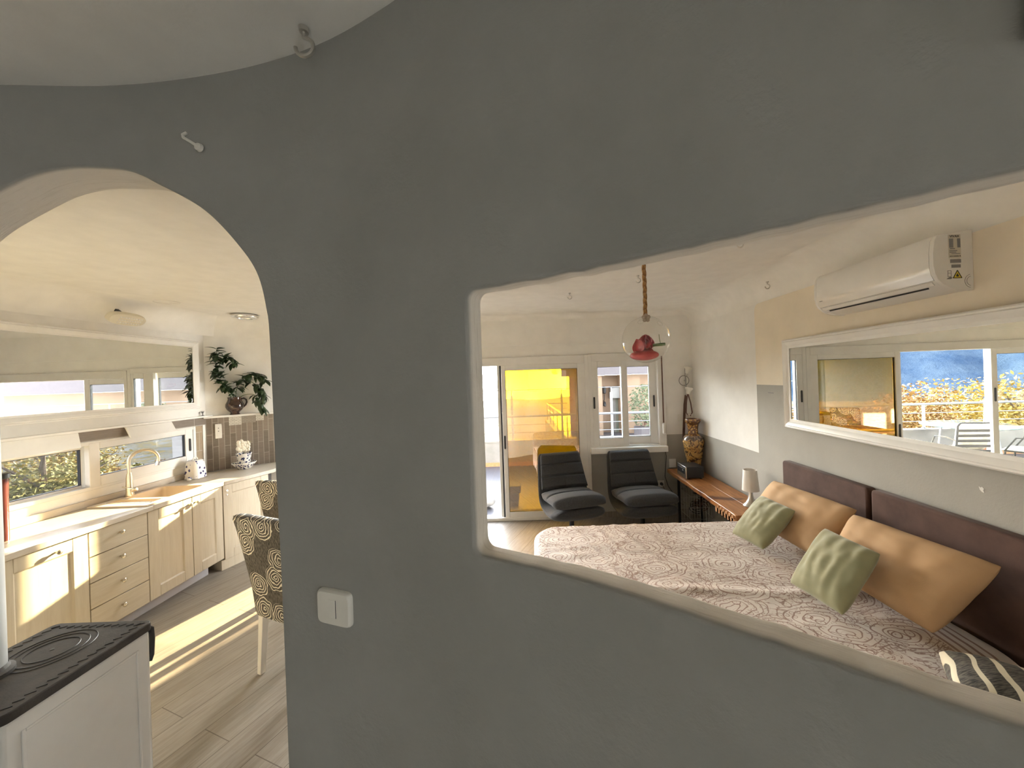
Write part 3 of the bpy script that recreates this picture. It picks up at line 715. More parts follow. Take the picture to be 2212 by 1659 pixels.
def make_armchair(loc, rot, label):
    t = thing('swivel_armchair', label, 'armchair', loc, rot, 'charcoal swivel armchairs')
    # outer shell: seat pan turning up into the back
    sh = [(-.32,.385),(-.24,.345),(-.05,.315),(.12,.325),(.235,.40),(.295,.52),(.34,.66),(.385,.80),(.41,.872)]
    loft_pad(sh, lambda q: (.30+.012*math.sin(q*PI) - .04*max(0,q-.5)*2)*(.80+.20*min(1,q/.10)**.5 if q<.10 else 1)*(.9+.1*min(1,(1-q)/.05)**.5), lambda q: .028+.050*max(0,1-q*2.2)*ends(q,.10,.02)).build('shell', M['greyfab'], t, local=True)
    def groove(q, pos, d, w_=.03): return 1-sum(d*math.exp(-((q-p)/w_)**2) for p in pos)
    seat = [(-.335,.44),(-.29,.475),(-.17,.475),(-.02,.455),(.12,.445),(.185,.47)]
    loft_pad(seat, lambda q: .295*(.86+.14*min(1,q/.14)**.5 if q<.14 else 1)*ends(q,.03,.03)**.3, lambda q: .072*ends(q,.12,.10)*groove(q,(.56,),.5,.035)).build('seat_cushion', M['greyfab'], t, local=True)
    back = [(.185,.50),(.225,.57),(.265,.66),(.30,.75),(.335,.84),(.355,.885)]
    loft_pad(back, lambda q: (.283-.038*q)*(.92+.08*min(1,(1-q)/.10)**.5 if q>.9 else 1), lambda q: .045*ends(q,.06,.08)*groove(q,(.35,.68),.62,.024)).build('back_cushion', M['greyfab'], t, local=True)
    for zc, yy in ((0,0),):
        MB().tube([(.0,.150,.53),(.0,.186,.60)], .0018, 5).build('seam', M['seam'], t, local=True)
    MB().lathe([(.0,.05),(.045,.05),(.045,.07),(.028,.08),(.026,.30),(.07,.305),(.07,.322),(.0,.323)], seg=20).build('column', M['blackmetal'], t, local=True)
    for k in range(4):
        a = PI/4 + k*PI/2
        b = MB(); b.rings([[(r*math.cos(a)-w_*math.sin(a)*s1, r*math.sin(a)+w_*math.cos(a)*s1, z+s2*h) for s1, s2 in ((-1,-1),(1,-1),(1,1),(-1,1))] for r, w_, z, h in ((.03,.022,.06,.014),(.18,.018,.045,.012),(.31,.013,.014,.0095))])
        b.build('foot', M['blackmetal'], t, local=True, bevel=.004)
    return t
ac1 = make_armchair((.385,4.22,.002), R(14), 'charcoal quilted swivel armchair in front of the glass door')
dup(ac1, (1.175,4.22,.002), R(6), 'charcoal quilted swivel armchair under the right window')

# ---- hanging glass globe
GY = 1.6; gc = Vector((.487, GY, 1.945)); GR = .0985
t = thing('hanging_globe', 'clear glass globe with a red rose hanging from a brown rope', 'hanging ornament', (gc.x,GY,gc.z-GR))
def globe_glass():
    k = N('thin_globe_glass'); lw = k.n('ShaderNodeLayerWeight'); lw.inputs['Blend'].default_value = .25
    f = k.math('ADD', k.math('MULTIPLY', k.math('POWER', lw.outputs['Facing'], 3.0), .75), .045)
    tr = k.n('ShaderNodeBsdfTransparent'); tr.inputs[0].default_value = (.97,.97,.96,1); gl = k.n('ShaderNodeBsdfGlossy'); gl.inputs['Roughness'].default_value = .02
    mx = k.n('ShaderNodeMixShader'); k.L(f, mx.inputs[0]); k.L(tr.outputs[0], mx.inputs[1]); k.L(gl.outputs[0], mx.inputs[2])
    df = k.n('ShaderNodeBsdfDiffuse'); df.inputs[0].default_value = (.9,.9,.88,1); m2 = k.n('ShaderNodeMixShader')
    k.L(k.math('MULTIPLY', k.math('POWER', lw.outputs['Facing'], 7.0), .65), m2.inputs[0]); k.L(mx.outputs[0], m2.inputs[1]); k.L(df.outputs[0], m2.inputs[2]); k.L(m2.outputs[0], k.out.inputs[0]); return k.m  # white mixed in at grazing angles stands in for the bright rim highlight
M['globe'] = globe_glass()
MB().lathe([(GR*math.sin(R(a)), -GR*math.cos(R(a))) for a in range(0,171,5)], gc, 48, cap=False).merge().build('globe', M['globe'], t, ang=180)
for cx_, cz_ in ((-.037,.068),(.037,.058)):
    d_ = Vector((cx_, -math.sqrt(GR**2-cx_**2-cz_**2), cz_)); q_ = d_.normalized().to_track_quat('Z','Y').to_matrix().to_4x4()
    MB().tube([(Matrix.Translation(gc+d_) @ q_) @ Vector((.0125*math.cos(a*PI/12), .0125*math.sin(a*PI/12), 0)) for a in range(24)], .0014, 5, closed=True).build('hole_rim', M['globe'], t)
k = N('jute_rope'); v = k.co('Object'); w_ = k.n('ShaderNodeTexWave'); w_.inputs['Scale'].default_value = 26; w_.wave_profile = 'SAW'; w_.bands_direction = 'DIAGONAL'; k.L(v, w_.inputs['Vector'])
k.bsdf(k.ramp(w_.outputs['Fac'], [(.0,(.17,.08,.026)),(.6,(.33,.175,.06)),(1,(.40,.23,.09))]), .9, bump=w_.outputs['Fac'], bstr=.5, bdist=.004); M['rope'] = k.m
b = MB(); rtop = CEIL-.03
for ph in (0, 2.1, 4.2):
    pts = []
    for q in range(0,91):
        f = q/90; z = gc.z+GR-.012 + (rtop-gc.z-GR+.012)*f; a = ph+f*34
        sway = .004*math.sin(f*5)
        pts.append((gc.x-.002*f*10*.3+sway+.0042*math.cos(a), GY+.0042*math.sin(a), z))
    b.tube(pts, .0048, 7)
b.build('rope', M['rope'], t)
MB().tube([(gc.x-.004,GY,CEIL),(gc.x-.004,GY,CEIL-.03)], .004, 6).build('ceiling_hook', M['steel'], t)
k = N('dried_flower'); k.bsdf((.42,.33,.26), .7); M['drieda'] = k.m
b = MB()
for q in range(5):
    a = R(90+72*q); b.ball((gc.x+.011*math.cos(a), GY-.012, gc.z+GR-.008+.011*math.sin(a)), .0085, seg=8, sy=.6)
b.ball((gc.x,GY-.016,gc.z+GR-.008), .005, seg=8); b.build('flower_knot', M['drieda'], t)
M['petal'] = mat('red_silk_petal', (.30,.012,.022), (.42,.028,.042), scale=30, rough=.5, sheen=.3); M['petal_pale'] = mat('pink_red_petal', (.42,.045,.05), (.54,.09,.085), scale=25, rough=.5)
M['stemg'] = mat('green_stem', (.08,.15,.04), (.15,.2,.08), scale=60, rough=.6)
def petal(b, c, yaw, tilt, w_, h_, curl, Mx=None):
    g = []; n = 8
    T = Matrix.Translation(c) @ Matrix.Rotation(yaw,4,'Z') @ Matrix.Rotation(tilt,4,'X')
    for j in range(n+1):
        row = []
        for i in range(n+1):
            u, v = 2*i/n-1, j/n
            wd = w_*math.sin(PI*min(.98,.12+.80*v))**.7
            row.append(b.V(T @ Vector((u*wd, -curl*u*u*w_ + curl*.8*h_*(v**3)*.6, v*h_))))
        g.append(row)
    for j in range(n):
        for i in range(n): b.face([g[j][i],g[j][i+1],g[j+1][i+1],g[j+1][i]])
rose = obj = MB()
rc_ = gc + Vector((-.006,-.012,-.010))
for layer, (cnt, w_, h_, tl, rr) in enumerate(((3,.018,.046,8,.004),(5,.027,.050,24,.010),(6,.034,.052,46,.016))):
    for q in range(cnt): petal(rose, rc_+Vector((rr*math.cos(2*PI*q/cnt+layer), rr*math.sin(2*PI*q/cnt+layer), -.02)), 2*PI*q/cnt+layer+PI/2, -R(tl), w_, h_, -.55)
ro = rose.build('rose', M['petal'], t, recalc=False); md = ro.modifiers.new('s','SOLIDIFY'); md.thickness = .0012
b = MB()
for q in range(9):
    a = q*.7+.2; rr = .035+.025*(q%3)/2
    petal(b, gc+Vector((rr*.5*math.cos(a), rr*.5*math.sin(a), -.054-.010*(q%2))), a+PI/2, -R(72), .032, .048, -.5)
petal(b, gc+Vector((-.055,-.03,-.05)), R(200), -R(25), .03, .05, -.5)
b.ball(gc+Vector((-.010,-.002,-.066)), .060, seg=12, sz=.36, sx=1.0)
lo_ = b.build('loose_petals', M['petal_pale'], t, recalc=False); md = lo_.modifiers.new('s','SOLIDIFY'); md.thickness = .0012
MB().tube([gc+Vector(p) for p in ((.008,-.02,-.028),(.03,-.028,-.026),(.05,-.034,-.025),(.068,-.036,-.024))], lambda f: .0062-.001*math.sin(f*9), 8).build('stem', M['stemg'], t)
MB().tube([gc+Vector(p) for p in ((.05,-.034,-.028),(.047,-.03,.0),(.047,-.026,.018))], .0013, 5).build('thorn_twig', M['stemg'], t)

# ---- ceiling hooks
def hook(loc, label, s=1.0, wall=False, rot=0):
    T = Matrix.Translation(loc) @ Matrix.Rotation(rot,4,'Z')
    b = MB(); b.tube([(0,0,0),(0,0,-.014*s)] + [(.0125*s*math.sin(a)-0, 0, -.014*s-.0125*s+.0125*s*math.cos(a)) for a in [R(q) for q in range(15,271,15)]], .0028*s, 8, M=T)
    b.lathe([(.0,0),(.007*s,0),(.006*s,-.006*s),(.0,-.007*s)], M=T, seg=12)
    o = b.build('ceiling_hook', M['steel'], origin=loc); return tag(o, label, 'hook')
hook((-.485,.845,CEIL-.0), 'large white ceiling hook over the hall near the arch', 1.6)
hook((1.276,2.27,CEIL), 'small steel ceiling hook right of the hanging globe', 1.5)
hook((1.93,3.06,2.515), 'small steel hook where the ceiling curves into the bed wall', 1.5)
hook((.385,3.62,CEIL), 'small steel ceiling hook left of the hanging globe', 1.5)
hook((.885,3.06,CEIL), 'small steel ceiling hook behind the brown rope', 1.5)
p_, tg_, nb_ = plan_at(s_of_x(-.83)); q_ = p_-nb_*.004
b = MB(); T = Matrix.Translation((q_.x,q_.y,2.421)) @ Matrix.Rotation(math.atan2(tg_.y,tg_.x),4,'Z')
b.tube([T @ Vector(p) for p in ((.006,.02,-.008),(.004,-.008,-.006),(-.004,-.02,0),(-.014,-.026,.006),(-.020,-.022,.016),(-.016,-.016,.024))], .0036, 8); b.lathe([(.0,-.001),(.011,-.001),(.009,.006),(.0,.007)], M=T @ Matrix.Translation((.004,-.002,-.007)) @ Matrix.Rotation(PI/2,4,'X'), seg=12)
tag(b.build('wall_hook', M['plastic']), 'plaster-covered hook high on the partition above the arch', 'hook')

# ---- air conditioner
AY0, AY1, AZ0, AZ1 = 1.712, 2.435, 2.13, 2.405
t = thing('air_conditioner', 'white wall-mounted air conditioner above the framed mirror', 'air conditioner', (BEDX,2.07,AZ0))
ap = [(2.017,AZ1),(1.858,AZ1-.02),(1.842,AZ1-.045),(1.835,AZ1-.10),(1.835,AZ1-.16),(1.842,AZ1-.195),(1.856,AZ1-.222),(1.88,AZ1-.244),(1.91,AZ1-.259),(1.95,AZ1-.270),(2.017,AZ1-.275)]
def ac_poly(inset=0): return [(x+inset*.8 if x < 2.0 else x, z + (-inset if z > AZ1-.03 else (inset if z < AZ1-.24 else 0))) for x, z in ap]
MB().prism(ac_poly(.004), AY0+.018, AY1-.018, 'y').build('housing', M['pvc'], t, bevel=.003)
fp = [q for q in ac_poly(0)[1:7]]
b = MB(); outer_ = fp; inner_ = [(x+.006, z-.001) for x, z in fp][::-1]; b.prism(outer_+inner_, AY0+.019, AY1-.019, 'y').build('front_cover', mat('gloss_white', (.80,.79,.76), rough=.12, coat=.5), t)
for y0, y1 in ((AY0,AY0+.018),(AY1-.018,AY1)): MB().prism(ap, y0, y1, 'y').build('end_cap', M['pvc'], t, bevel=.002)
b = MB(); sl = [(1.862,AZ1-.231),(1.858,AZ1-.2265),(1.8615,AZ1-.224),(1.867,AZ1-.228)]
b.prism([(1.888,AZ1-.2515),(1.884,AZ1-.2485),(1.8815,AZ1-.2462),(1.885,AZ1-.244)], AY0+.07, AY1-.06, 'y').build('air_slot', M['rubber'], t, smooth=False)
b = MB(); b.prism([(1.8585,AZ1-.226),(1.872,AZ1-.2405),(1.870,AZ1-.2425),(1.8565,AZ1-.228)], AY0+.03, AY1-.03, 'y').build('flap', M['pvc'], t)
# printed labels on the end cap that faces the hall
def text_mesh(body, size, loc, rot, m, parent, name, extr=.0004):
    cu = bpy.data.curves.new(name,'FONT'); cu.body = body; cu.size = size; cu.extrude = extr; cu.align_x = 'CENTER'; cu.align_y = 'CENTER'
    o = bpy.data.objects.new('tmp', cu); COL.objects.link(o); bpy.context.view_layer.update()
    me = bpy.data.meshes.new_from_object(o.evaluated_get(bpy.context.evaluated_depsgraph_get())); bpy.data.objects.remove(o)
    b = MB(); b.bm.from_mesh(me); bpy.data.meshes.remove(me)
    bmesh.ops.transform(b.bm, matrix=Matrix.Translation(loc) @ rot, verts=b.bm.verts)
    return b.build(name, m, parent, smooth=False, recalc=False)
FY = AY0-.0004; RX = Matrix.Rotation(PI/2,4,'X')
def patch(n, x0, x1, z0, z1, m, d=.0006): return MB().box((x0,FY-d,z0),(x1,FY,z1)).build(n, m, t, smooth=False)
patch('rating_label', 1.906,1.962,2.279,2.384, M['sticker'])
text_mesh('VIVAX', .0155, (1.934,FY-.0009,2.376), RX, M['ink'], t, 'brand_text').scale = (1,1,1)
rn = random.Random(2)
b = MB()
for z0, z1, x0, x1 in ((2.325,2.366,1.909,1.928),(2.325,2.366,1.946,1.960),(2.318,2.323,1.912,1.935),(2.309,2.313,1.910,1.945),(2.302,2.306,1.910,1.940),(2.296,2.299,1.918,1.958)): b.box((x0,FY-.0011,z0),(x1,FY-.0007,z1))
b.build('rating_print', M['greyink'], t, smooth=False)
b = MB()
for k in range(7): b.box((1.911+k*.006,FY-.0011,2.284),(1.9145+k*.006,FY-.0007,2.2885))
b.ball((1.957,FY-.0009,2.2865), .0028, seg=6, sy=.1); b.build('serial_print', M['ink'], t, smooth=False)
patch('barcode_label', 1.912,1.961,2.256,2.272, M['greyink']); patch('barcode_label', 1.917,1.959,2.234,2.248, M['greyink'])
b = MB(); b.prism([(1.923,2.187),(1.962,2.187),(1.9425,2.222)], FY-.0006, FY, 'y'); b.build('warning_triangle', M['yellow'], t, smooth=False)
b = MB()
tri = [Vector(p) for p in ((1.923,0,2.187),(1.962,0,2.187),(1.9425,0,2.222))]
for q in range(3): b.tube([tri[q]+Vector((0,FY-.0008,0)), tri[(q+1)%3]+Vector((0,FY-.0008,0))], .0014, 5)
b.prism([(1.938,2.193),(1.947,2.193),(1.9485,2.199),(1.9445,2.203),(1.944,2.209),(1.939,2.203),(1.9365,2.198)], FY-.0011, FY-.0007, 'y'); b.build('flame_symbol', M['ink'], t, smooth=False)
b = MB(); b.ring_frame('y',None,None,(1.899,2.193),(1.915,2.222),.0016,FY-.0008,FY); b.box((1.899,FY-.0008,2.209),(1.915,FY,2.2105)); b.prism([(1.893,2.183),(1.914,2.183),(1.920,2.190),(1.910,2.193),(1.899,2.188)], FY-.0008, FY, 'y'); b.build('manual_symbol', M['greyink'], t, smooth=False)
b = MB()
for rr in (.030,.021): b.tube([(2.006+rr*math.cos(R(a)), FY, 2.172+rr*math.sin(R(a))) for a in range(100,261,10)], .0008, 5)
b.build('knockout_mark', M['greyink'], t)
text_mesh('VIVAX', .009, (1.8395,AY1-.05,AZ1-.185), Matrix.Rotation(-PI/2,4,'Z') @ RX, M['greyink'], t, 'front_text')

# ---- framed mirrors
def framed_mirror(name, label, axis_x, sgn, y0, y1, z0, z1, fw):
    """moulded frame lying against a wall at x = axis_x; sgn = direction into the room"""
    t = thing(name, label, 'mirror', (axis_x,(y0+y1)/2,z0))
    prof = [(0,0),(0,.016),(.008,.024),(.016,.020),(.022,.026),(.04,.020),(.052,.012),(fw,.010),(fw,0)]   # (inwards, out of wall)
    b = MB(); rings = []
    for u, d in prof:
        rings.append([(axis_x+sgn*d, y0+u, z0+u),(axis_x+sgn*d, y1-u, z0+u),(axis_x+sgn*d, y1-u, z1-u),(axis_x+sgn*d, y0+u, z1-u)])
    rings.append(rings[0]); b.rings(rings, cap0=False, cap1=False).merge().build('frame', M['pvc'], t, ang=25)
    xx = axis_x+sgn*.006
    MB().box((min(axis_x+sgn*.001,xx),y0+fw-.006,z0+fw-.006),(max(axis_x+sgn*.001,xx),y1-fw+.006,z1-fw+.006)).build('mirror_glass', M['mirror'], t, smooth=False)
    return t
mm = framed_mirror('wall_mirror', 'long white-framed mirror above the bed reflecting the terrace', 0, -1, -1.912, 0, 1.338, 2.032, .072)
for ch in mm.children: ch.location = (0,0,0); ch.data.transform(Matrix.Translation((0,-.956,0)))
mm.location = (BEDX-.0125,3.012,1.338); mm.rotation_euler = (0,0,-R(1.6))     # its near end stands a little off the wall
framed_mirror('wall_mirror', 'long white-framed mirror above the kitchen strip window', KITX, 1, 2.15, 4.12, 1.59, 2.318, .066)
# small dash on the wall, plaster patch
shell('trim_22', MB().box((BEDX-.014,3.165,1.60),(BEDX-.012,3.235,1.606)), M['greyink'], smooth=False)
b = MB(); b.prism([(1.698,1.212),(1.703,1.222),(1.700,1.230),(1.708,1.238),(1.712,1.232),(1.720,1.236),(1.716,1.222),(1.708,1.214)], BEDX-.0135, BEDX-.012, 'x'); shell('trim_23', b, M['wall'], smooth=False)

# ---- things on the partition: light switch, dark box
sx = s_of_x(-.478); p_, tg_, nb_ = plan_at(sx); T = Matrix.Translation((p_.x,p_.y,1.279)) @ Matrix(((tg_.x,nb_.x,0,0),(tg_.y,nb_.y,0,0),(0,0,1,0),(0,0,0,1)))
t = thing('light_switch', 'ivory square light switch on the partition between arch and opening', 'switch', (p_.x,p_.y,1.24))
b = MB(); hw_ = .0505; pts = []
for q in range(48):
    a = 2*PI*q/48; ca, sa = math.cos(a), math.sin(a); e = 2/7.5
    pts.append((hw_*math.copysign(abs(ca)**e,ca), hw_*.80*math.copysign(abs(sa)**e,sa)))
rings = [[(x*f, d, z*f) for x, z in pts] for d, f in ((.001,1.0),(-.006,1.0),(-.010,.965),(-.0125,.90))]
b.rings(rings, M=T).build('cover_plate', M['plastic'], t, ang=30)
MB().box((-.013,-.0138,-.021),(.0085,-.0115,.021), T).build('rocker', M['plastic'], t, bevel=.001)
MB().box((.0088,-.0130,-.021),(.0101,-.0120,.021), T).build('rocker_gap', M['rubber'], t, smooth=False)
sx = s_of_x(.452); p_, tg_, nb_ = plan_at(sx); T = Matrix.Translation((p_.x,p_.y,0)) @ Matrix(((tg_.x,nb_.x,0,0),(tg_.y,nb_.y,0,0),(0,0,1,0),(0,0,0,1)))
t = thing('wall_cabinet', 'black box mounted at the top right of the hall wall', 'box', (p_.x,p_.y,2.08))
MB().box((-.022,-.010,2.075),(.26,0,2.55), T).build('frame', M['blackmetal'], t, bevel=.003)
MB().box((-.010,-.022,2.087),(.25,-.0105,2.54), T).build('front', M['black'], t, bevel=.003)
# ================================================================= KITCHEN
def ashwood(name, c1, c2, stretch=(14,14,1.2)):
    k = N(name); v = k.co('Object', stretch); g = k.noise(v, 3, 5, .6, .5)
    k.bsdf(k.ramp(g, [(.3,c1),(.7,c2)]), .42, 0, .45, g, .22, .002); return k.m
M['door'] = ashwood('cream_ash_front', (.475,.41,.305), (.545,.485,.375))
M['doorh'] = ashwood('cream_ash_drawer', (.475,.41,.305), (.545,.485,.375), (14,1.5,14))
M['plinth'] = mat('grey_plinth', (.48,.48,.50), rough=.4)
M['worktop'] = mat('greige_worktop', (.48,.42,.34), (.56,.50,.42), scale=5, stretch=(12,1.2,5), rough=.35)
M['sink'] = mat('beige_composite', (.66,.56,.45), rough=.4)
M['brass'] = mat('champagne_tap', (.80,.71,.55), rough=.3, metal=1)
M['shadow'] = mat('carcass_dark', (.05,.045,.04), rough=.8)
FX = -3.10; CT = .875; CB = .838
def knob(parent, c, d=Vector((1,0,0))):
    q = d.to_track_quat('Z','Y').to_matrix().to_4x4()
    MB().lathe([(.0,0),(.007,0),(.006,.012),(.009,.016),(.015,.022),(.0155,.028),(.010,.033),(.0,.034)], seg=18, M=Matrix.Translation(c) @ q).build('knob', M['gold'], parent)
def front(root, y0, y1, z0, z1, panel, name='door', m=None, kn=None, T=None, fx=FX):
    """framed cabinet front facing +x; T places it elsewhere"""
    b = MB(); g = .0015; th = .02; w_ = .085
    if panel:
        b.ring_frame('x',None,None,(y0+g,z0+g),(y1-g,z1-g),w_,fx-th,fx,T); b.box((fx-th,y0+w_,z0+w_),(fx-.009,y1-w_,z1-w_),T)
        i0, i1, k0, k1 = y0+w_, y1-w_, z0+w_, z1-w_; e = .012
        rr = [[(fx-.0005,i0,k0),(fx-.0005,i1,k0),(fx-.0005,i1,k1),(fx-.0005,i0,k1)],[(fx-.010,i0+e,k0+e),(fx-.010,i1-e,k0+e),(fx-.010,i1-e,k1-e),(fx-.010,i0+e,k1-e)]]
        b.rings(rr, cap0=False, cap1=False, M=T)
    else: b.box((fx-th,y0+g,z0+g),(fx,y1-g,z1-g),T)
    o = b.build(name, m or M['door'], root, bevel=.002, bseg=1, recalc=True)
    if kn:
        d = Vector((1,0,0)); c = Vector((fx,kn[0],kn[1]))
        if T: c = T @ c; d = (T.to_3x3() @ d)
        knob(o, c, d)
    return o
def carcass(root, y0, y1, T=None, top=CB):
    MB().box((KITX+.01,y0+.001,.12),(FX-.021,y1-.001,top),T).build('body', M['shadow'], root, smooth=False)
t = thing('base_cabinet', 'cream base cabinet with one framed door and knob at the left of the worktop', 'cabinet', (-3.36,2.36,.12)); carcass(t, 2.14, 2.602)
front(t, 2.14, 2.602, .12, .835, True, kn=(2.425,.783))
t = thing('drawer_cabinet', 'cream base cabinet with four drawers left of the sink doors', 'cabinet', (-3.36,2.80,.12)); carcass(t, 2.604, 3.003)
for z0, z1 in ((.12,.298),(.30,.478),(.48,.658),(.66,.835)): front(t, 2.604, 3.003, z0, z1, False, 'drawer', M['doorh'], kn=(2.80,(z0+z1)/2+.012))
t = thing('sink_cabinet', 'cream base cabinet with two framed doors under the sink', 'cabinet', (-3.36,3.365,.12)); carcass(t, 3.005, 3.727, top=.70)
front(t, 3.005, 3.395, .12, .835, True, kn=(3.362,.775)); front(t, 3.397, 3.727, .12, .835, True, kn=(3.43,.775))
# corner cabinet, turned towards the room
CP = Vector((-3.098,3.732,0)); ca_ = R(-17)
TC = Matrix.Translation(CP) @ Matrix.Rotation(ca_,4,'Z') @ Matrix.Translation((-FX,0,0))
t = thing('corner_cabinet', 'cream corner cabinet with keyhole door beside the patterned chairs', 'cabinet', (-3.2,4.0,0))
MB().box((FX-.40,.02,.02),(FX-.021,.52,CB),TC).build('body', M['shadow'], t, smooth=False)
d_ = front(t, 0, .47, .10, .835, True, T=TC)
MB().lathe([(.0,0),(.013,0),(.012,.004),(.0,.005)], seg=16, M=TC @ Matrix.Translation((FX,.035,.775)) @ Matrix.Rotation(PI/2,4,'Y')).build('lock', M['gold'], d_)
MB().lathe([(.0,0),(.009,0),(.008,.003),(.0,.004)], seg=16, M=TC @ Matrix.Translation((FX,.035,.735)) @ Matrix.Rotation(PI/2,4,'Y')).build('lock', M['gold'], d_)
MB().box((FX-.38,-.02,.0),(FX-.02,.50,.098),TC).build('plinth', M['door'], t, bevel=.002)
tag(MB().box((-3.6,2.14,0),(-3.205,3.66,.118)).build('plinth', M['plinth'], bevel=.002), 'grey plinth board running under the cream cabinets', 'plinth')
# worktop with a cut-out for the sink
b = MB(); SK = (-3.60,-3.115,3.02,3.64)
b.box((KITX+.002,2.10,CB),(-3.085,SK[2]+.02,CT)); b.box((KITX+.002,SK[3]-.02,CB),(-3.085,3.735,CT))
b.box((KITX+.002,SK[2]+.02,CB),(SK[0]+.02,SK[3]-.02,CT)); b.box((SK[1]-.02,SK[2]+.02,CB),(-3.085,SK[3]-.02,CT))
cf = lambda y, x: (TC @ Vector((x,y,0))).to_2d()
poly = [(-3.085,3.735), tuple(cf(.02,FX+.015)), tuple(cf(.52,FX+.015)), (-3.03,4.74), (-3.60,4.21), (KITX+.002,4.16), (KITX+.002,3.735)]
b.prism(poly, CB, CT)
tag(b.build('worktop', M['worktop'], bevel=.003), 'greige kitchen worktop running under the strip window into the corner', 'worktop')
tag(MB().box((KITX+.001,2.12,CT+.0005),(KITX+.022,4.05,CT+.055)).build('backsplash_strip', M['worktop'], bevel=.004), 'low upstand strip behind the worktop', 'upstand')
# sink: bowl and drainer
t = thing('kitchen_sink', 'beige composite sink with drainer and two bowls in the worktop', 'sink', (-3.36,3.33,CT-.15))
b = MB()
def bowl(b, x0, x1, y0, y1, z, dep, r=.03, seg=5):
    def rr(i, z_): 
        pts = []
        for cx, cy, a0 in ((x1-r,y1-r,0),(x0+r,y1-r,90),(x0+r,y0+r,180),(x1-r,y0+r,270)):
            for q in range(seg+1):
                a = R(a0+90*q/seg); pts.append((cx+(r-i*.3)*math.cos(a)-math.copysign(i*.7,math.cos(R(a0+45))), cy+(r-i*.3)*math.sin(a)-math.copysign(i*.7,math.sin(R(a0+45))), z_))
        return pts
    b.rings([rr(-.004,z), rr(.0,z-.004), rr(.006,z-dep*.9), rr(.02,z-dep)], cap0=False)
zr = CT+.010
# rim as ring pieces around the bowls
B1 = (-3.54,-3.16,3.09,3.20); B2 = (-3.55,-3.155,3.24,3.60)
b.box((SK[0],SK[2],CT+.0005),(SK[1],B1[2],zr)); b.box((SK[0],B1[3],CT+.0005),(SK[1],B2[2],zr)); b.box((SK[0],B2[3],CT+.0005),(SK[1],SK[3]+.03,zr))
b.box((SK[0],B1[2],CT+.0005),(B1[0],B1[3],zr)); b.box((B1[1],B1[2],CT+.0005),(SK[1],B1[3],zr)); b.box((SK[0],B2[2],CT+.0005),(B2[0],B2[3],zr)); b.box((B2[1],B2[2],CT+.0005),(SK[1],B2[3],zr))
bowl(b, B1[0],B1[1],B1[2],B1[3], zr, .09); bowl(b, B2[0],B2[1],B2[2],B2[3], zr, .15)
b.build('basin', M['sink'], t, recalc=False)
b = MB()
for k in range(9): b.tube([(-3.53+.045*k,3.095,CT-.06),(-3.53+.045*k,3.095,CT+.006),(-3.53+.045*k,3.105,CT+.011)], .003, 6)
b.tube([(-3.545,3.10,CT+.012),(-3.155,3.10,CT+.012)], .0035, 6); b.build('draining_rack', M['chrome'], t)
# tap
t = thing('kitchen_tap', 'champagne gooseneck kitchen tap with side lever behind the sink', 'tap', (-3.565,3.31,CT+.01))
fx, fy = -3.565, 3.31; zc = CT+.0105
b = MB(); b.lathe([(.0,0),(.030,0),(.030,.012),(.026,.03),(.022,.16),(.0155,.20),(.0,.201)], (fx,fy,zc), 20); b.build('tap_body', M['brass'], t)
pts = [(fx,fy,zc+.19),(fx,fy,zc+.29)] + [(fx+.095*(1-math.cos(R(a)))*.55, fy+.095*(1-math.cos(R(a)))*.84, zc+.29+.095*math.sin(R(a))) for a in range(15,196,15)]
MB().tube(pts, .0125, 12).build('spout', M['brass'], t)
e = Vector(pts[-1]); MB().tube([e, e+Vector((-.004,-.006,-.035))], .0155, 12).build('spray_head', M['chrome'], t)
MB().tube([(fx+.02,fy-.0,zc+.045),(fx+.055,fy+.012,zc+.055)], .014, 10).build('valve', M['brass'], t); MB().tube([(fx+.05,fy+.005,zc+.055),(fx+.015,fy-.075,zc+.095)], .005, 8).build('lever', M['chrome'], t)

# ledge above the strip window and on the corner wall
LZ = 1.505
shell('trim_9', MB().box((KITX,2.1,LZ-.018),(KITX+.05,4.235,LZ)), M['pvc'], bevel=.002)
b = MB(); b.box((-.02,-.055,LZ-.035),(DL-.02,0,LZ-.012), diagM()); shell('trim_10', b, M['pvc'], bevel=.002)
LZ2 = LZ-.012
shell('trim_11', MB().box((DL-.035,-.02,CT),(DL-.012,0,LZ-.035), diagM()), M['pvc'], bevel=.002)
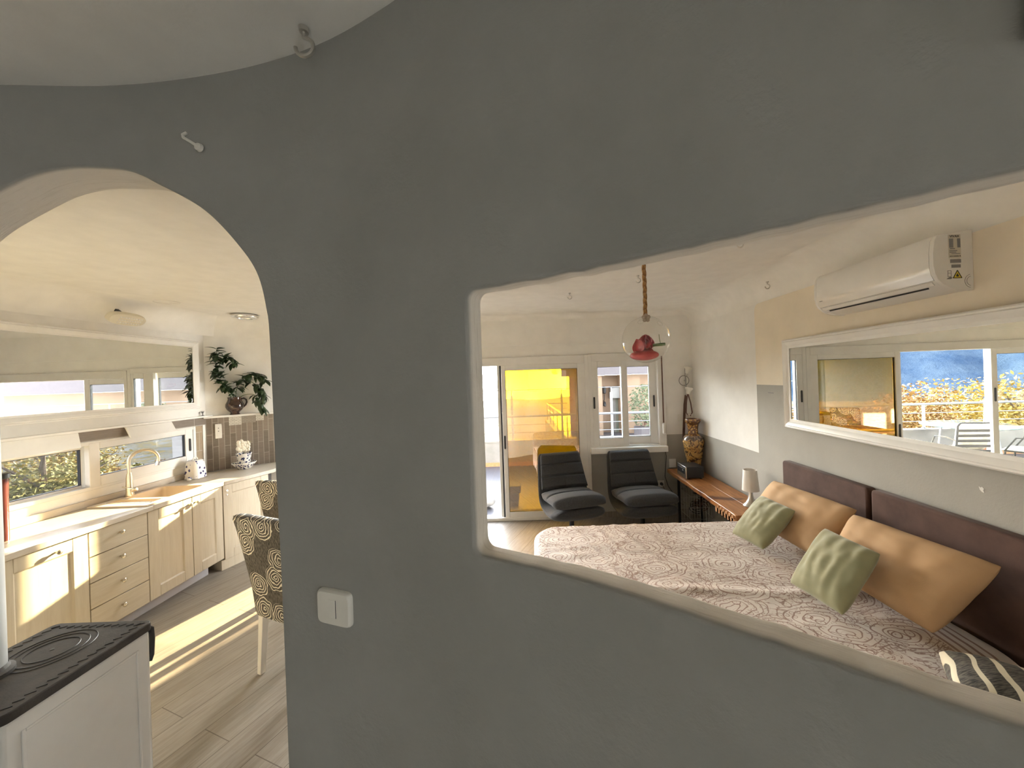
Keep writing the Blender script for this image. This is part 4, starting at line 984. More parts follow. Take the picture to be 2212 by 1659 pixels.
# tiles
def tiles(name, w_, h_, vertical, mort=(.42,.38,.32), c1=(.155,.125,.098), c2=(.275,.23,.185), ax='x', offs=.5):
    k = N(name); tc = k.n('ShaderNodeTexCoord'); sp = k.n('ShaderNodeSeparateXYZ'); k.L(tc.outputs['Object'], sp.inputs[0])
    cb = k.n('ShaderNodeCombineXYZ'); u = sp.outputs[{'x':0,'y':1}[ax]]
    if vertical: k.L(sp.outputs[2], cb.inputs[0]); k.L(u, cb.inputs[1])
    else: k.L(u, cb.inputs[0]); k.L(sp.outputs[2], cb.inputs[1])
    b = k.n('ShaderNodeTexBrick'); b.offset = offs; k.L(cb.outputs[0], b.inputs['Vector']); b.inputs['Scale'].default_value = 1
    b.inputs['Brick Width'].default_value = w_; b.inputs['Row Height'].default_value = h_; b.inputs['Mortar Size'].default_value = .0022
    b.inputs['Color1'].default_value = (0,0,0,1); b.inputs['Color2'].default_value = (1,1,1,1)
    mp = k.n('ShaderNodeMapping'); mp.inputs['Scale'].default_value = (6,6,50); k.L(tc.outputs['Object'], mp.inputs['Vector'])
    g = k.noise(mp.outputs[0], 1.6, 5, .6)
    f = k.math('ADD', k.math('MULTIPLY', b.outputs['Color'], .5), k.math('MULTIPLY', g, .6))
    col = k.mix(b.outputs['Fac'], k.ramp(f, [(.2,c1),(.8,c2)]), mort)
    k.bsdf(col, .45, 0, .4, b.outputs['Fac'], -.4, .002); return k.m
M['tile'] = tiles('taupe_tiles', .27, .052, True)
M['tile_l'] = tiles('taupe_tiles_large', .60, .20, False, ax='y')
M['mosaic'] = tiles('glass_mosaic', .034, .015, False, (.42,.39,.34), (.58,.55,.48), (.76,.73,.66))
M['mosaic_g'] = tiles('grey_mosaic', .034, .015, False, (.36,.32,.27), (.26,.23,.19), (.32,.285,.235))
def dpanel(n, x0, x1, z0, z1, m, th):
    o = MB().box((0,0,0),(x1-x0,th,z1-z0)).build(n, m, local=True, smooth=False)
    o.matrix_world = diagM(th) @ Matrix.Translation((x0,0,z0)); o['kind'] = 'structure'; return o
dpanel('trim_12', 0.0, DL-.035, CT+.0005, LZ-.036, M['tile'], .008)
dpanel('trim_13', .20, .315, LZ-.135, LZ-.037, M['mosaic'], .0105); dpanel('trim_14', .316, .45, LZ-.12, LZ-.037, M['mosaic_g'], .010); dpanel('trim_15', .451, .53, LZ-.105, LZ-.037, M['mosaic'], .0105)
shell('trim_16', MB().box((KITX,2.1,KW[3]+.005),(KITX+.008,4.195,LZ-.019)), M['tile_l'], smooth=False)
shell('trim_17', MB().box((KITX,4.065,CT+.056),(KITX+.008,4.14,KW[3])), tiles('tan_tiles', .3,.2,False, ax='y', c1=(.26,.19,.12), c2=(.34,.26,.17)), smooth=False)
shell('trim_18', MB().box((KITX,4.142,CT+.056),(KITX+.016,4.158,KW[3])), M['pvc'], smooth=False)
tag(MB().prism([(KITX+.009,LZ-.020),(KITX+.028,LZ-.020),(KITX+.05,1.365),(KITX+.044,1.362),(KITX+.009,1.40)], 2.1, 3.0, 'y').build('blind_cassette', M['pvc'], bevel=.003), 'long white cover panel above the left pane of the strip window', 'panel')
b = MB(); b.prism([(KITX+.009,LZ-.020),(KITX+.03,LZ-.022),(KITX+.072,1.402),(KITX+.078,1.385),(KITX+.062,1.392),(KITX+.02,1.48)], 3.345, 3.775, 'y')
tag(b.build('blind_cassette', M['pvc'], bevel=.002), 'short white flap panel above the tap, folded outwards', 'panel')
# double socket on the corner tiles
t = thing('wall_socket', 'tall ivory double socket on the taupe tiles', 'socket', tuple((DA+DD*.10)[:2])+(1.20,))
T = diagM(.008)
MB().box((.075,-.012,1.235),(.135,0,1.40),T).build('plate', M['plastic'], t, bevel=.006, bseg=3)
for z in (1.352,1.318): MB().lathe([(.0,0),(.0045,0),(.0045,.0015),(.0,.0015)], seg=10, M=T @ Matrix.Translation((.105,-.012,z)) @ Matrix.Rotation(PI/2,4,'X')).build('socket_hole', M['black'], t)
MB().box((.092,-.0145,1.262),(.118,-.012,1.30),T).build('rocker', M['plastic'], t, bevel=.001)

# floral canister + small pot
def blue_floral(name, scale, thr, ink=(.05,.045,.14), bg=(.74,.70,.64)):
    k = N(name); v = k.co('Object'); vo = k.n('ShaderNodeTexVoronoi'); vo.inputs['Scale'].default_value = scale; k.L(v, vo.inputs['Vector'])
    nz = k.noise(v, scale*2.4, 2); d = k.math('ADD', vo.outputs['Distance'], k.math('MULTIPLY', k.math('SUBTRACT', nz, .5), .5))
    k.bsdf(k.mix(k.math('LESS_THAN', d, thr), bg, ink), .2, 0, .5, coat=.3); return k.m
M['canister'] = blue_floral('floral_ceramic', 26, .30)
M['bluewhite'] = blue_floral('blue_white_ceramic', 42, .42, (.03,.035,.11), (.72,.70,.66))
cx, cy = -3.535, 3.925; z0 = CT+.0015
t = thing('biscuit_jar', 'white ceramic jar with small blue flowers and loop lid beside the strip window', 'jar', (cx,cy,z0))
b = MB(); rings = []
for s_, z in ((.86,0),(1,.004),(1.0,.014),(.97,.018),(.955,.06),(.90,.12),(.80,.165),(.70,.185),(.55,.192)):
    rings.append([(cx+.075*s_*math.copysign(abs(math.cos(a))**.6,math.cos(a)), cy+.082*s_*math.copysign(abs(math.sin(a))**.6,math.sin(a)), z0+z) for a in [2*PI*q/36 for q in range(36)]])
b.rings(rings).build('jar_body', M['canister'], t)
MB().tube([(cx,cy+.026*math.cos(R(a)),z0+.188+.030*math.sin(R(a))) for a in range(-10,191,10)], .006, 8).build('lid_loop', M['plastic'], t)
o = MB().ball((-3.49,3.80,CT+.0225), .021, seg=10, sz=1.0).build('pepper_ball', M['canister']); tag(o, 'tiny round white pot beside the floral jar', 'pot')
# orchid on blue and white bowl
cx, cy = -3.325, 4.313
t = thing('ceramic_bowl', 'wide blue and white painted bowl under the orchid pot', 'bowl', (cx,cy,CT+.001))
MB().lathe([(.0,0),(.06,0),(.065,.008),(.088,.03),(.112,.062),(.115,.07),(.108,.070),(.08,.045),(.05,.028),(.0,.026)], (cx,cy,CT+.001), 40).build('bowl_body', M['bluewhite'], t)
MB().lathe([(.1125,.063),(.117,.069),(.116,.073),(.110,.072)], (cx,cy,CT+.001), 40, cap=False).build('white_rim', M['plastic'], t)
t = thing('orchid_pot', 'small blue and white pot with white orchid blossoms standing in the bowl', 'potted plant', (cx,cy,CT+.028))
MB().lathe([(.0,0),(.050,0),(.056,.02),(.062,.08),(.072,.135),(.077,.15),(.070,.15),(.056,.10),(.0,.098)], (cx,cy,CT+.0285), 32).build('pot', M['bluewhite'], t)
M['white_petal'] = mat('white_petal', (.80,.76,.66), rough=.6); M['leafy'] = mat('pale_leaf', (.45,.46,.25), rough=.6)
for k, (dx, dz, s_) in enumerate(((-.028,.262,.042),(.024,.248,.038),(-.032,.205,.043),(.022,.200,.040))):
    b = MB(); c = Vector((cx,cy,CT+.03)) + DD*dx + DN*.02 + Vector((0,0,dz))
    for q in range(5):
        a = 2*PI*q/5+k; d_ = DD*math.cos(a)+Vector((0,0,1))*math.sin(a)
        Tq = Matrix.Translation(c+d_*s_*.55) @ Matrix((( d_.x, DN.x, DD.cross(DN).x,0),(d_.y,DN.y,DD.cross(DN).y,0),(d_.z,DN.z,0,0),(0,0,0,1)))
        b.ball((0,0,0), s_*.62, M=Matrix.Translation(c+d_*s_*.55), seg=7, sx=.85, sy=.45, sz=.9)
    b.build('blossom', M['white_petal'], t)
b = MB(); rn = random.Random(3)
for q in range(5):
    a = R(20+40*q); d_ = DD*math.cos(a)*.06 + Vector((0,0,.03+.03*math.sin(a)))
    b.tube([Vector((cx,cy,CT+.21))+DD*.02, Vector((cx,cy,CT+.255))+d_*1.2], lambda f: .012*math.sin(PI*min(.97,f+.08))+.001, 6)
b.build('leaves', M['leafy'], t); MB().tube([(cx,cy,CT+.127),(cx,cy,CT+.27)], .003, 6).build('stem', M['stemg'], t)

# jug with plant on the ledge
jc = DA + DD*.255 + DN*.033; jx, jy = jc.x, jc.y; jz = LZ-.011
t = thing('plant_jug', 'glazed brown jug holding leafy green branches on the corner ledge', 'potted plant', (jx,jy,jz))
M['jug'] = mat('brown_glaze', (.025,.012,.008), (.065,.03,.017), scale=14, rough=.12, coat=.6, lo=.4, hi=.7)
jp = [(.0,0),(.050,0),(.052,.006),(.042,.016),(.046,.03),(.075,.06),(.090,.095),(.088,.13),(.072,.165),(.064,.19),(.068,.215),(.062,.215),(.056,.19),(.06,.15),(.0,.10)]
jp = [(r_*.97, z*.93) for r_, z in jp]
MB().lathe(jp, (jx,jy,jz), 36).build('jug_body', M['jug'], t)
hd = DD; MB().tube([Vector((jx,jy,jz))+hd*u+Vector((0,0,z)) for u, z in ((.056,.175),(.085,.182),(.108,.165),(.113,.135),(.102,.105),(.074,.075))], .009, 10).build('jug_handle', M['jug'], t)
MB().lathe([(.0,.155),(.054,.155)], (jx,jy,jz), 20).build('water', M['glass'], t) if False else None
M['foliage'] = mat('dark_leaf', (.012,.035,.012), (.035,.07,.022), scale=20, rough=.35, spec=.6)
def leaf(b, base, direc, up, ln, w_):
    direc = Vector(direc).normalized(); side = direc.cross(Vector(up)).normalized(); nn = side.cross(direc).normalized()
    prev = None; n = 6
    for q in range(n+1):
        f = q/n; wd = w_*math.sin(PI*min(.985,max(.02,f)))**.8*(1.15-.3*f); c = Vector(base)+direc*ln*f - nn*ln*.28*f*f
        row = [b.V(c-side*wd+nn*wd*.25), b.V(c), b.V(c+side*wd+nn*wd*.25)]
        if prev:
            b.face([prev[0],prev[1],row[1],row[0]]); b.face([prev[1],prev[2],row[2],row[1]])
        prev = row
def branch(root, pts, n_leaf, seed, f0=.3, ln=.088):
    rn = random.Random(seed); P = [Vector(p) for p in pts]
    cr = []
    for i in range(len(P)-1):
        p0, p1, p2, p3 = P[max(i-1,0)], P[i], P[i+1], P[min(i+2,len(P)-1)]
        for q in range(8):
            tt = q/8; cr.append(.5*((2*p1)+(-p0+p2)*tt+(2*p0-5*p1+4*p2-p3)*tt*tt+(-p0+3*p1-3*p2+p3)*tt**3))
    cr.append(P[-1])
    s_ = MB().tube(cr, lambda f: .0042*(1-.6*f), 6).build('branch', M['stemg'], root)
    b = MB()
    for k in range(n_leaf):
        f = f0+(1-f0)*(k+rn.random()*.6)/n_leaf; i = min(int(f*(len(cr)-1)), len(cr)-2); c = cr[i]; tg = (cr[i+1]-cr[i]).normalized()
        a = rn.random()*2*PI; o_ = Vector((math.cos(a)*.8, math.sin(a)*.8, rn.uniform(-.9,.35)))
        d_ = (tg*.35+o_).normalized()
        wallside = d_.dot(DN)
        if wallside < -.2: d_ -= DN*(wallside*1.4)
        leaf(b, c, d_, (0,0,1), ln*rn.uniform(.75,1.25), ln*rn.uniform(.24,.34))
    o = b.build('leaves', M['foliage'], root, recalc=False); md = o.modifiers.new('s','SOLIDIFY'); md.thickness = .0008
def JP(u, n_, z): return Vector((jx,jy,jz)) + DD*u + DN*n_ + Vector((0,0,z))
branch(t, [JP(-.01,0,.16),JP(-.06,.01,.27),JP(-.12,.02,.40),JP(-.16,.03,.56),JP(-.14,.03,.76)], 76, 5, .28)
branch(t, [JP(-.14,.02,.52),JP(-.10,.03,.63),JP(-.04,.04,.66),JP(.01,.05,.58)], 28, 6, .25)
branch(t, [JP(.01,0,.16),JP(.02,.01,.28),JP(.06,.02,.38),JP(.14,.03,.46),JP(.24,.03,.45),JP(.29,.03,.38)], 58, 8, .25)
branch(t, [JP(.0,.01,.16),JP(-.02,.02,.25),JP(-.03,.03,.32)], 12, 9, .2, .06)
branch(t, [JP(.02,.01,.17),JP(.09,.03,.22),JP(.18,.04,.215),JP(.235,.04,.12),JP(.25,.04,.03)], 22, 12, .5)
branch(t, [JP(.12,.03,.40),JP(.20,.04,.33),JP(.26,.04,.25),JP(.27,.04,.19)], 34, 13, .2)
# little hourglass on the ledge
hx, hy = (DA+DN*.025).x-.0, (DA+DN*.025).y-.02
t = thing('hourglass', 'tiny dark hourglass stand on the ledge near the kitchen mirror', 'ornament', (KITX+.026,4.135,LZ+.001))
MB().lathe([(.0,0),(.014,0),(.014,.004),(.003,.006),(.003,.022),(.0,.023)], (KITX+.026,4.135,LZ+.001), 12).build('stand', M['black'], t)
MB().lathe([(.003,.022),(.006,.028),(.013,.042),(.014,.046),(.0,.046)], (KITX+.026,4.135,LZ+.001), 12).build('cup', M['greyink'], t)

# ceiling fittings
t = thing('emergency_light', 'cream oval emergency light on a bracket above the kitchen mirror', 'light fitting', (-3.58,3.40,2.40))
Tm = Matrix.Translation((-3.50,3.27,2.43)) @ Matrix.Rotation(-R(52),4,'Y')
b = MB(); rings = []
for z, s_ in ((-.028,.80),(-.022,.95),(0,1.0),(.018,.98),(.026,.9)):
    rings.append([(.055*s_*math.copysign(abs(math.cos(a))**.8,math.cos(a)), .15*s_*math.copysign(abs(math.sin(a))**.62,math.sin(a)), z) for a in [2*PI*q/40 for q in range(40)]])
b.rings(rings, M=Tm).build('housing', mat('cream_plastic', (.74,.70,.58), rough=.4), t)
b = MB()
for i in range(9):
    for j in range(3): b.ball((-.028+.026*j, -.075+.021*i, -.029), .0075, M=Tm, seg=6, sz=.5)
b.build('led_lens', M['pvc'], t)
MB().box((-.012,-.014,.022),(.012,.014,.158), Tm @ Matrix.Translation((0,.02,0))).build('bracket', M['black'], t, bevel=.002)
t = thing('ring_ceiling_light', 'round ceiling light with a chrome ring near the kitchen corner', 'ceiling light', (-3.13,4.14,CEIL-.035))
b = MB(); b.tube([(-3.13+.105*math.cos(2*PI*q/40),4.14+.105*math.sin(2*PI*q/40),CEIL-.022) for q in range(40)], .020, 12, closed=True); b.build('chrome_ring', M['chrome'], t)
MB().lathe([(.088,.0),(.06,-.012),(.0,-.016)], (-3.13,4.14,CEIL-.02), 30).build('diffuser', M['shade'], t)
b = MB(); b.tube([(-3.29+.09*math.cos(2*PI*q/32),3.42+.09*math.sin(2*PI*q/32),CEIL-.0015) for q in range(32)], .0035, 6, closed=True)
tag(b.build('ceiling_cover', M['ceiling']), 'flat round white cover set in the kitchen ceiling', 'cover')
# red bottle and white holder at the left edge of the worktop
t = thing('oil_bottle', 'dark red bottle with a black cap at the left end of the worktop', 'bottle', (-3.40,2.395,CT+.001))
MB().lathe([(.0,0),(.030,0),(.031,.01),(.031,.28),(.034,.395),(.0,.396)], (-3.40,2.395,CT+.001), 24).build('bottle_body', mat('dark_red_glass', (.10,.025,.02), rough=.25, coat=.3), t)
MB().lathe([(.036,.395),(.040,.40),(.040,.425),(.034,.43),(.0,.43)], (-3.40,2.395,CT+.001), 24).build('cap', M['black'], t)

# ---------------------------------------------------------------- patterned dining chairs
def swirl_mat():
    k = N('swirl_fabric'); tc = k.n('ShaderNodeTexCoord'); sp = k.n('ShaderNodeSeparateXYZ'); k.L(tc.outputs['Object'], sp.inputs[0])
    cb = k.n('ShaderNodeCombineXYZ'); k.L(k.math('ADD', sp.outputs[0], k.math('MULTIPLY', sp.outputs[1], .55)), cb.inputs[0]); k.L(sp.outputs[2], cb.inputs[1])
    nz = k.n('ShaderNodeTexNoise'); nz.inputs['Scale'].default_value = 16; nz.inputs['Detail'].default_value = 1; k.L(cb.outputs[0], nz.inputs['Vector'])
    sub = k.n('ShaderNodeVectorMath', operation='SUBTRACT'); k.L(nz.outputs['Color'], sub.inputs[0]); sub.inputs[1].default_value = (.5,.5,.5)
    sc = k.n('ShaderNodeVectorMath', operation='SCALE'); k.L(sub.outputs[0], sc.inputs[0]); sc.inputs['Scale'].default_value = .045
    ad = k.n('ShaderNodeVectorMath', operation='ADD'); k.L(cb.outputs[0], ad.inputs[0]); k.L(sc.outputs[0], ad.inputs[1])
    vo = k.n('ShaderNodeTexVoronoi'); vo.voronoi_dimensions = '2D'; vo.inputs['Scale'].default_value = 5.2; vo.inputs['Randomness'].default_value = .55; k.L(ad.outputs[0], vo.inputs['Vector'])
    d = vo.outputs['Distance']
    rv = k.n('ShaderNodeVectorMath', operation='SUBTRACT'); k.L(ad.outputs[0], rv.inputs[0]); k.L(vo.outputs['Position'], rv.inputs[1])
    s2 = k.n('ShaderNodeSeparateXYZ'); k.L(rv.outputs[0], s2.inputs[0])
    ang = k.math('ARCTAN2', s2.outputs[1], s2.outputs[0])
    sn = k.math('SINE', k.math('ADD', k.math('MULTIPLY', d, 66), ang))
    on = k.math('MULTIPLY', k.math('GREATER_THAN', sn, .5), k.math('LESS_THAN', d, .46))
    g = k.noise(k.co('Object', (160,160,18)), 1.5, 3)
    bg = k.ramp(g, [(.35,(.028,.024,.02)),(.68,(.17,.15,.125))])
    k.bsdf(k.mix(on, bg, (.72,.66,.53)), .75, 0, .25); return k.m
M['swirl'] = swirl_mat(); M['paintleg'] = mat('white_painted_leg', (.74,.70,.63), rough=.45)
def dining_chair(loc, rot, label):
    t = thing('dining_chair', label, 'dining chair', loc, rot, 'swirl patterned dining chairs')
    b = MB(); w_ = .215
    # back: tapered, leaning panel (rear face towards -y), origin at rear left foot
    def sec(z, y, hw, th): 
        e = []
        for q in range(20):
            a = 2*PI*q/20; e.append((hw*math.copysign(abs(math.cos(a))**.35,math.cos(a)), y+th*math.copysign(abs(math.sin(a))**.5,math.sin(a)), z))
        return e
    b.rings([sec(.375,.035,.205,.036), sec(.40,.033,.212,.042), sec(.55,.02,.216,.044), sec(.75,-.015,.222,.044), sec(.95,-.055,.228,.042), sec(1.005,-.07,.229,.042), sec(1.027,-.077,.222,.034), sec(1.034,-.080,.20,.016)])
    o = b.build('backrest', M['swirl'], t, local=True, ang=60)
    MB().box((-.22,.07,.39),(.22,.50,.485)).build('seat', M['swirl'], t, local=True, bevel=.025, bseg=3)
    for sx in (-1,1):
        for sy, dy in ((.045,-.03),(.465,0)):
            x = sx*.185; b = MB()
            b.rings([[(x+s1*.016, sy+dy+s2*.016, .002) for s1, s2 in ((-1,-1),(1,-1),(1,1),(-1,1))], [(x+s1*.022, sy+s2*.022, .389 if sy>.1 else .40) for s1, s2 in ((-1,-1),(1,-1),(1,1),(-1,1))]])
            b.build('leg', M['paintleg'], t, local=True, bevel=.003)
    return t
dc = dining_chair((-1.60,2.29,0), R(-22), 'swirl patterned dining chair nearest the arch, with one white leg showing')
dup(dc, (-2.065,3.135,0), R(-14), 'swirl patterned dining chair farther back, in front of the corner cabinet')
# dining table beyond the partition
t = thing('dining_table', 'white-legged dining table hidden mostly behind the partition', 'table', (-1.2,2.95,0))
MB().box((-1.62,2.62,.725),(-.72,3.42,.755)).build('tabletop', M['bench'], t, bevel=.004)
for x in (-1.57,-.77):
    for y in (2.67,3.37): MB().box((x-.03,y-.03,0),(x+.03,y+.03,.724)).build('leg', M['paintleg'], t, bevel=.004)

# ---------------------------------------------------------------- wood stove inside the arch
SX0, SX1, SY0, SY1, ST = -2.005, -1.597, 1.105, 1.562, .852
t = thing('cooking_stove', 'white wood-burning cooking stove with dark iron top inside the arch', 'stove', ((SX0+SX1)/2,(SY0+SY1)/2,0))
M['enamel'] = mat('white_enamel', (.68,.68,.66), rough=.3, coat=.2); M['iron'] = mat('cast_iron', (.022,.018,.015), (.036,.029,.023), scale=18, rough=.6, bump=.25, bscale=160)
MB().box((SX0+.012,SY0+.012,.06),(SX1-.012,SY1-.012,ST-.032)).build('body', M['enamel'], t, bevel=.012, bseg=3)
b = MB(); e = SX1-.012
for rect, dd in (((SY0+.055,SY1-.055,.14,ST-.085),.0),):
    y0, y1, z0, z1 = rect; w_ = .010
    b.ring_frame('x',None,None,(y0,z0),(y1,z1),w_,e-.001,e+.0035)
b.build('side_panel', M['enamel'], t, bevel=.003)
def rrect(x0,x1,y0,y1,r,seg=6): return [(cx+r*math.cos(R(a0+90*q/seg)), cy+r*math.sin(R(a0+90*q/seg))) for cx,cy,a0 in ((x1-r,y1-r,0),(x0+r,y1-r,90),(x0+r,y0+r,180),(x1-r,y0+r,270)) for q in range(seg+1)]
MB().prism(rrect(SX0,SX1,SY0,SY1,.028), ST-.032, ST).build('iron_top', M['iron'], t, bevel=.004)
b = MB(); cx, cy = -1.815, 1.40
for r_ in (.112,.092,.068): b.tube([(cx+r_*math.cos(2*PI*q/56), cy+r_*math.sin(2*PI*q/56), ST+.0004) for q in range(56)], .0016, 5, closed=True)
b.ball((cx,cy,ST), .007, seg=6, sz=.25); b.build('hob_ring', M['black'], t)
b = MB()
def tick(p, q): b.tube([p, q], .0014, 4)
for k in range(15):
    y = SY0+.03+k*.028; tick((SX1-.040,y,ST+.0004),(SX1-.022,y+.016,ST+.0004)); tick((SX0+.022,y,ST+.0004),(SX0+.040,y+.016,ST+.0004))
for k in range(12): x = SX0+.03+k*.03; tick((x,SY1-.038,ST+.0004),(x+.015,SY1-.022,ST+.0004)); tick((x,SY0+.022,ST+.0004),(x+.015,SY0+.038,ST+.0004))
b.build('border_pattern', M['black'], t)
b = MB(); b.tube([(SX1-.06,SY1-.02,.775),(SX1-.06,SY1+.035,.775)], .006, 8); b.tube([(SX1-.06,SY1-.02,.69),(SX1-.06,SY1+.035,.69)], .006, 8)
b.tube([(SX1-.06,SY1+.03,.80),(SX1-.06,SY1+.042,.79),(SX1-.06,SY1+.045,.745),(SX1-.06,SY1+.040,.68),(SX1-.06,SY1+.030,.66)], .010, 10); b.build('door_handle', M['black'], t)
MB().box((SX0+.03,SY1-.0115,.20),(SX1-.03,SY1+.006,ST-.05)).build('fire_door', M['enamel'], t, bevel=.006)
for x in (SX0+.05,SX1-.05):
    for y in (SY0+.05,SY1-.05): MB().lathe([(.02,0),(.018,.062)], (x,y,0), 12).build('foot', M['black'], t)
px_, py_ = -1.885, 1.262
MB().lathe([(.075,0),(.075,.012),(.064,.018),(.060,.03)], (px_,py_,ST+.0005), 28, cap=False).build('flue_collar', M['iron'], t)
MB().lathe([(.058,.0),(.058,CEIL-ST-.002)], (px_,py_,ST+.001), 32).build('flue_pipe', mat('grey_flue_enamel', (.40,.41,.40), rough=.35), t)
# ================================================================= OUTSIDE
TZ = -.03; PY = 7.9
M['parapet'] = mat('rough_white_render', (.23,.22,.20), (.28,.268,.245), scale=4, rough=.9, bump=.3, bscale=40)
M['rail'] = mat('galvanised_rail', (.30,.31,.33), rough=.4, metal=.6)
M['pink'] = mat('salmon_render', (.27,.186,.126), (.29,.2,.136), scale=3, rough=.9, bump=.2, bscale=60)
M['outwhite'] = mat('weathered_white', (.25,.245,.235), rough=.7)
M['fascia'] = mat('pale_fascia', (.115,.102,.108), rough=.85)
shell('floor_terrace', MB().box((-6.3,4.98,TZ-.2),(3.2,PY+.2,TZ)), M['deck'], smooth=False, origin=(0,0,0))
shell('wall_terrace', MB().box((-6.3,PY,TZ),(3.2,PY+.14,.47)), M['parapet'], smooth=False)
shell('trim_20', MB().box((-6.3,PY-.02,.47),(3.2,PY+.16,.50)), M['parapet'], smooth=False)
shell('trim_21', MB().box((-6.3,PY-.012,TZ),(3.2,PY,.05)), M['bench_light'], smooth=False)
shell('wall_terrace_left', MB().box((-6.44,4.98,TZ-.2),(-6.3,PY+.14,.04)), M['parapet'], smooth=False)
t = thing('terrace_railing', 'metal railing with thin rails on the terrace parapet outside the door', 'railing', (-1.5,PY+.06,.50))
y = PY+.06
posts = [-.45+1.05*k for k in (-5,-3,-1,0,1,2,3)]
for x in posts:
    b = MB(); top = 1.44 if x > -1.7 else .985; b.box((x-.022,y-.012,.50),(x+.022,y+.012,top))
    if x > -1.7: b.lathe([(.010,1.44),(.010,1.545)], (x,y,0), 8)
    b.lathe([(.045,.50),(.045,.512),(.02,.53)], (x,y,0), 12)
    b.build('post', M['rail'], t)
for z, r_ in ((1.55,.008),(1.0,.024),(.82,.008),(.655,.008)): MB().tube([(-1.6 if z > 1.2 else -6.25,y-.03,z),(3.15,y-.03,z)], r_, 8).build('rail', M['rail'], t)
# white post and beam of the terrace canopy
t = thing('canopy_post', 'white terrace post with a short beam seen in the bed mirror', 'post', (-3.2,6.45,TZ))
MB().box((-3.222,6.44,TZ),(-3.178,6.47,2.06)).build('post', M['pvc'], t, bevel=.006); MB().box((-4.4,6.42,2.061),(-3.02,6.49,2.13)).build('beam', M['pvc'], t, bevel=.006)

# terrace furniture (seen in the bed mirror)
t = thing('terrace_table', 'round pale blue glass table on the terrace', 'table', (-3.55,7.10,TZ))
M['blueglass'] = mat('pale_blue_tabletop', (.12,.20,.235), rough=.08, coat=.5)
MB().lathe([(.0,.70),(.60,.70),(.62,.71),(.62,.725),(.60,.735),(.0,.735)], (-3.55,7.10,TZ), 48).build('tabletop', M['blueglass'], t)
for k in range(4):
    a = PI/4+k*PI/2; MB().tube([(-3.55+.40*math.cos(a),7.10+.40*math.sin(a),TZ+.001),(-3.55+.32*math.cos(a),7.10+.32*math.sin(a),TZ+.699)], .016, 8).build('leg', M['rail'], t)
def terrace_chair(loc, rot, label, slats=True):
    t = thing('garden_chair', label, 'garden chair', loc, rot)
    b = MB(); W_ = .25
    fr = [(-W_,.0,.30),(-W_,-.06,.84)] + [(-W_+.05-.05*math.cos(R(a)), -.072, .84+.05*math.sin(R(a))+.0) for a in (30,60,90)] + [(W_-.05+.05*math.sin(R(a)), -.072, .84+.05*math.cos(R(a))) for a in (0,30,60)] + [(W_,-.06,.84),(W_,0,.30)]
    b.tube(fr, .014, 8); b.build('back_frame', M['greyfab'], t, local=True)
    if slats:
        for k in range(5):
            z = .44+.082*k; yy = -.0-.06*(z-.30)/.54
            MB().box((-W_+.01,yy-.008,z-.020),(W_-.01,yy+.008,z+.020)).build('slat', M['greyfab'], t, local=True, bevel=.004)
    MB().box((-W_,.02,.40),(W_,.46,.425)).build('seat', M['greyfab'], t, local=True, bevel=.008)
    for x in (-W_,W_):
        for yy in (.02,.44): MB().tube([(x,yy,.40),(x*1.06,yy-.03 if yy < .1 else yy+.02,.001)], .012, 8).build('leg', M['greyfab'], t, local=True)
        MB().tube([(x,-.035,.60),(x*1.10,.12,.645),(x*1.10,.32,.63),(x*1.04,.44,.42)], .011, 8).build('armrest', M['greyfab'], t, local=True)
    return t
terrace_chair((-2.72,6.22,TZ), R(6), 'dark slatted garden chair with a white cushion, back to the glass door')
terrace_chair((-3.72,6.05,TZ), R(-30), 'garden chair with a cream cushion left of the slatted chair on the terrace')
M['cloth'] = mat('white_garden_cloth', (.62,.60,.52), (.70,.68,.60), scale=6, rough=.85)
def drape(name, label, pts, wid, rot, loc, cat='cushion'):
    b = MB(); rows = []; n = 18
    for k, (yy, z) in enumerate(pts):
        rows.append([(-wid+2*wid*i/n, yy+.055+.010*math.sin(i*1.9+k*.5), z+.006*math.sin(i*1.3+k)) for i in range(n+1)])
    b.rings(rows, close_u=False, cap0=False, cap1=False)
    o = b.build(name, M['cloth'], local=True, recalc=False); o.location = loc; o.rotation_euler = (0,0,rot)
    md = o.modifiers.new('s','SOLIDIFY'); md.thickness = .035; md.offset = 1; md2 = o.modifiers.new('sub','SUBSURF'); md2.levels = md2.render_levels = 1
    return tag(o, label, cat)
drape('chair_cushion', 'white cushion lying in the slatted garden chair', [(.44,.445),(.25,.44),(.06,.445),(.02,.52),(-.01,.65),(-.03,.78),(-.048,.86)], .23, R(6), (-2.72,6.22,TZ))
drape('chair_cushion', 'cream cushion lying in the left garden chair', [(.44,.445),(.25,.44),(.06,.445),(.02,.52),(-.01,.65),(-.03,.78)], .22, R(-30), (-3.72,6.05,TZ))
# cactus in a pot by the parapet
t = thing('potted_cactus', 'tall green cactus stems in a pot by the terrace parapet', 'cactus', (-4.42,7.62,TZ))
cm = mat('cactus_skin', (.16,.24,.09), (.24,.32,.13), scale=14, rough=.6)
for dx, h, s_ in ((0,1.10,1),(-.12,.88,.9),(.10,.66,.9)):
    MB().tube([(-4.42+dx*.4,7.62,TZ+.24),(-4.42+dx,7.62,TZ+.45),(-4.42+dx*1.15,7.62,TZ+h)], lambda f: .045*s_*(1-.55*max(0,f-.8)/.2), 9).build('stem', cm, t)
MB().lathe([(.0,0),(.13,0),(.17,.24),(.155,.24),(.12,.20),(.0,.20)], (-4.42,7.62,TZ+.001), 24).build('pot', mat('terracotta', (.38,.17,.09), rough=.8), t)
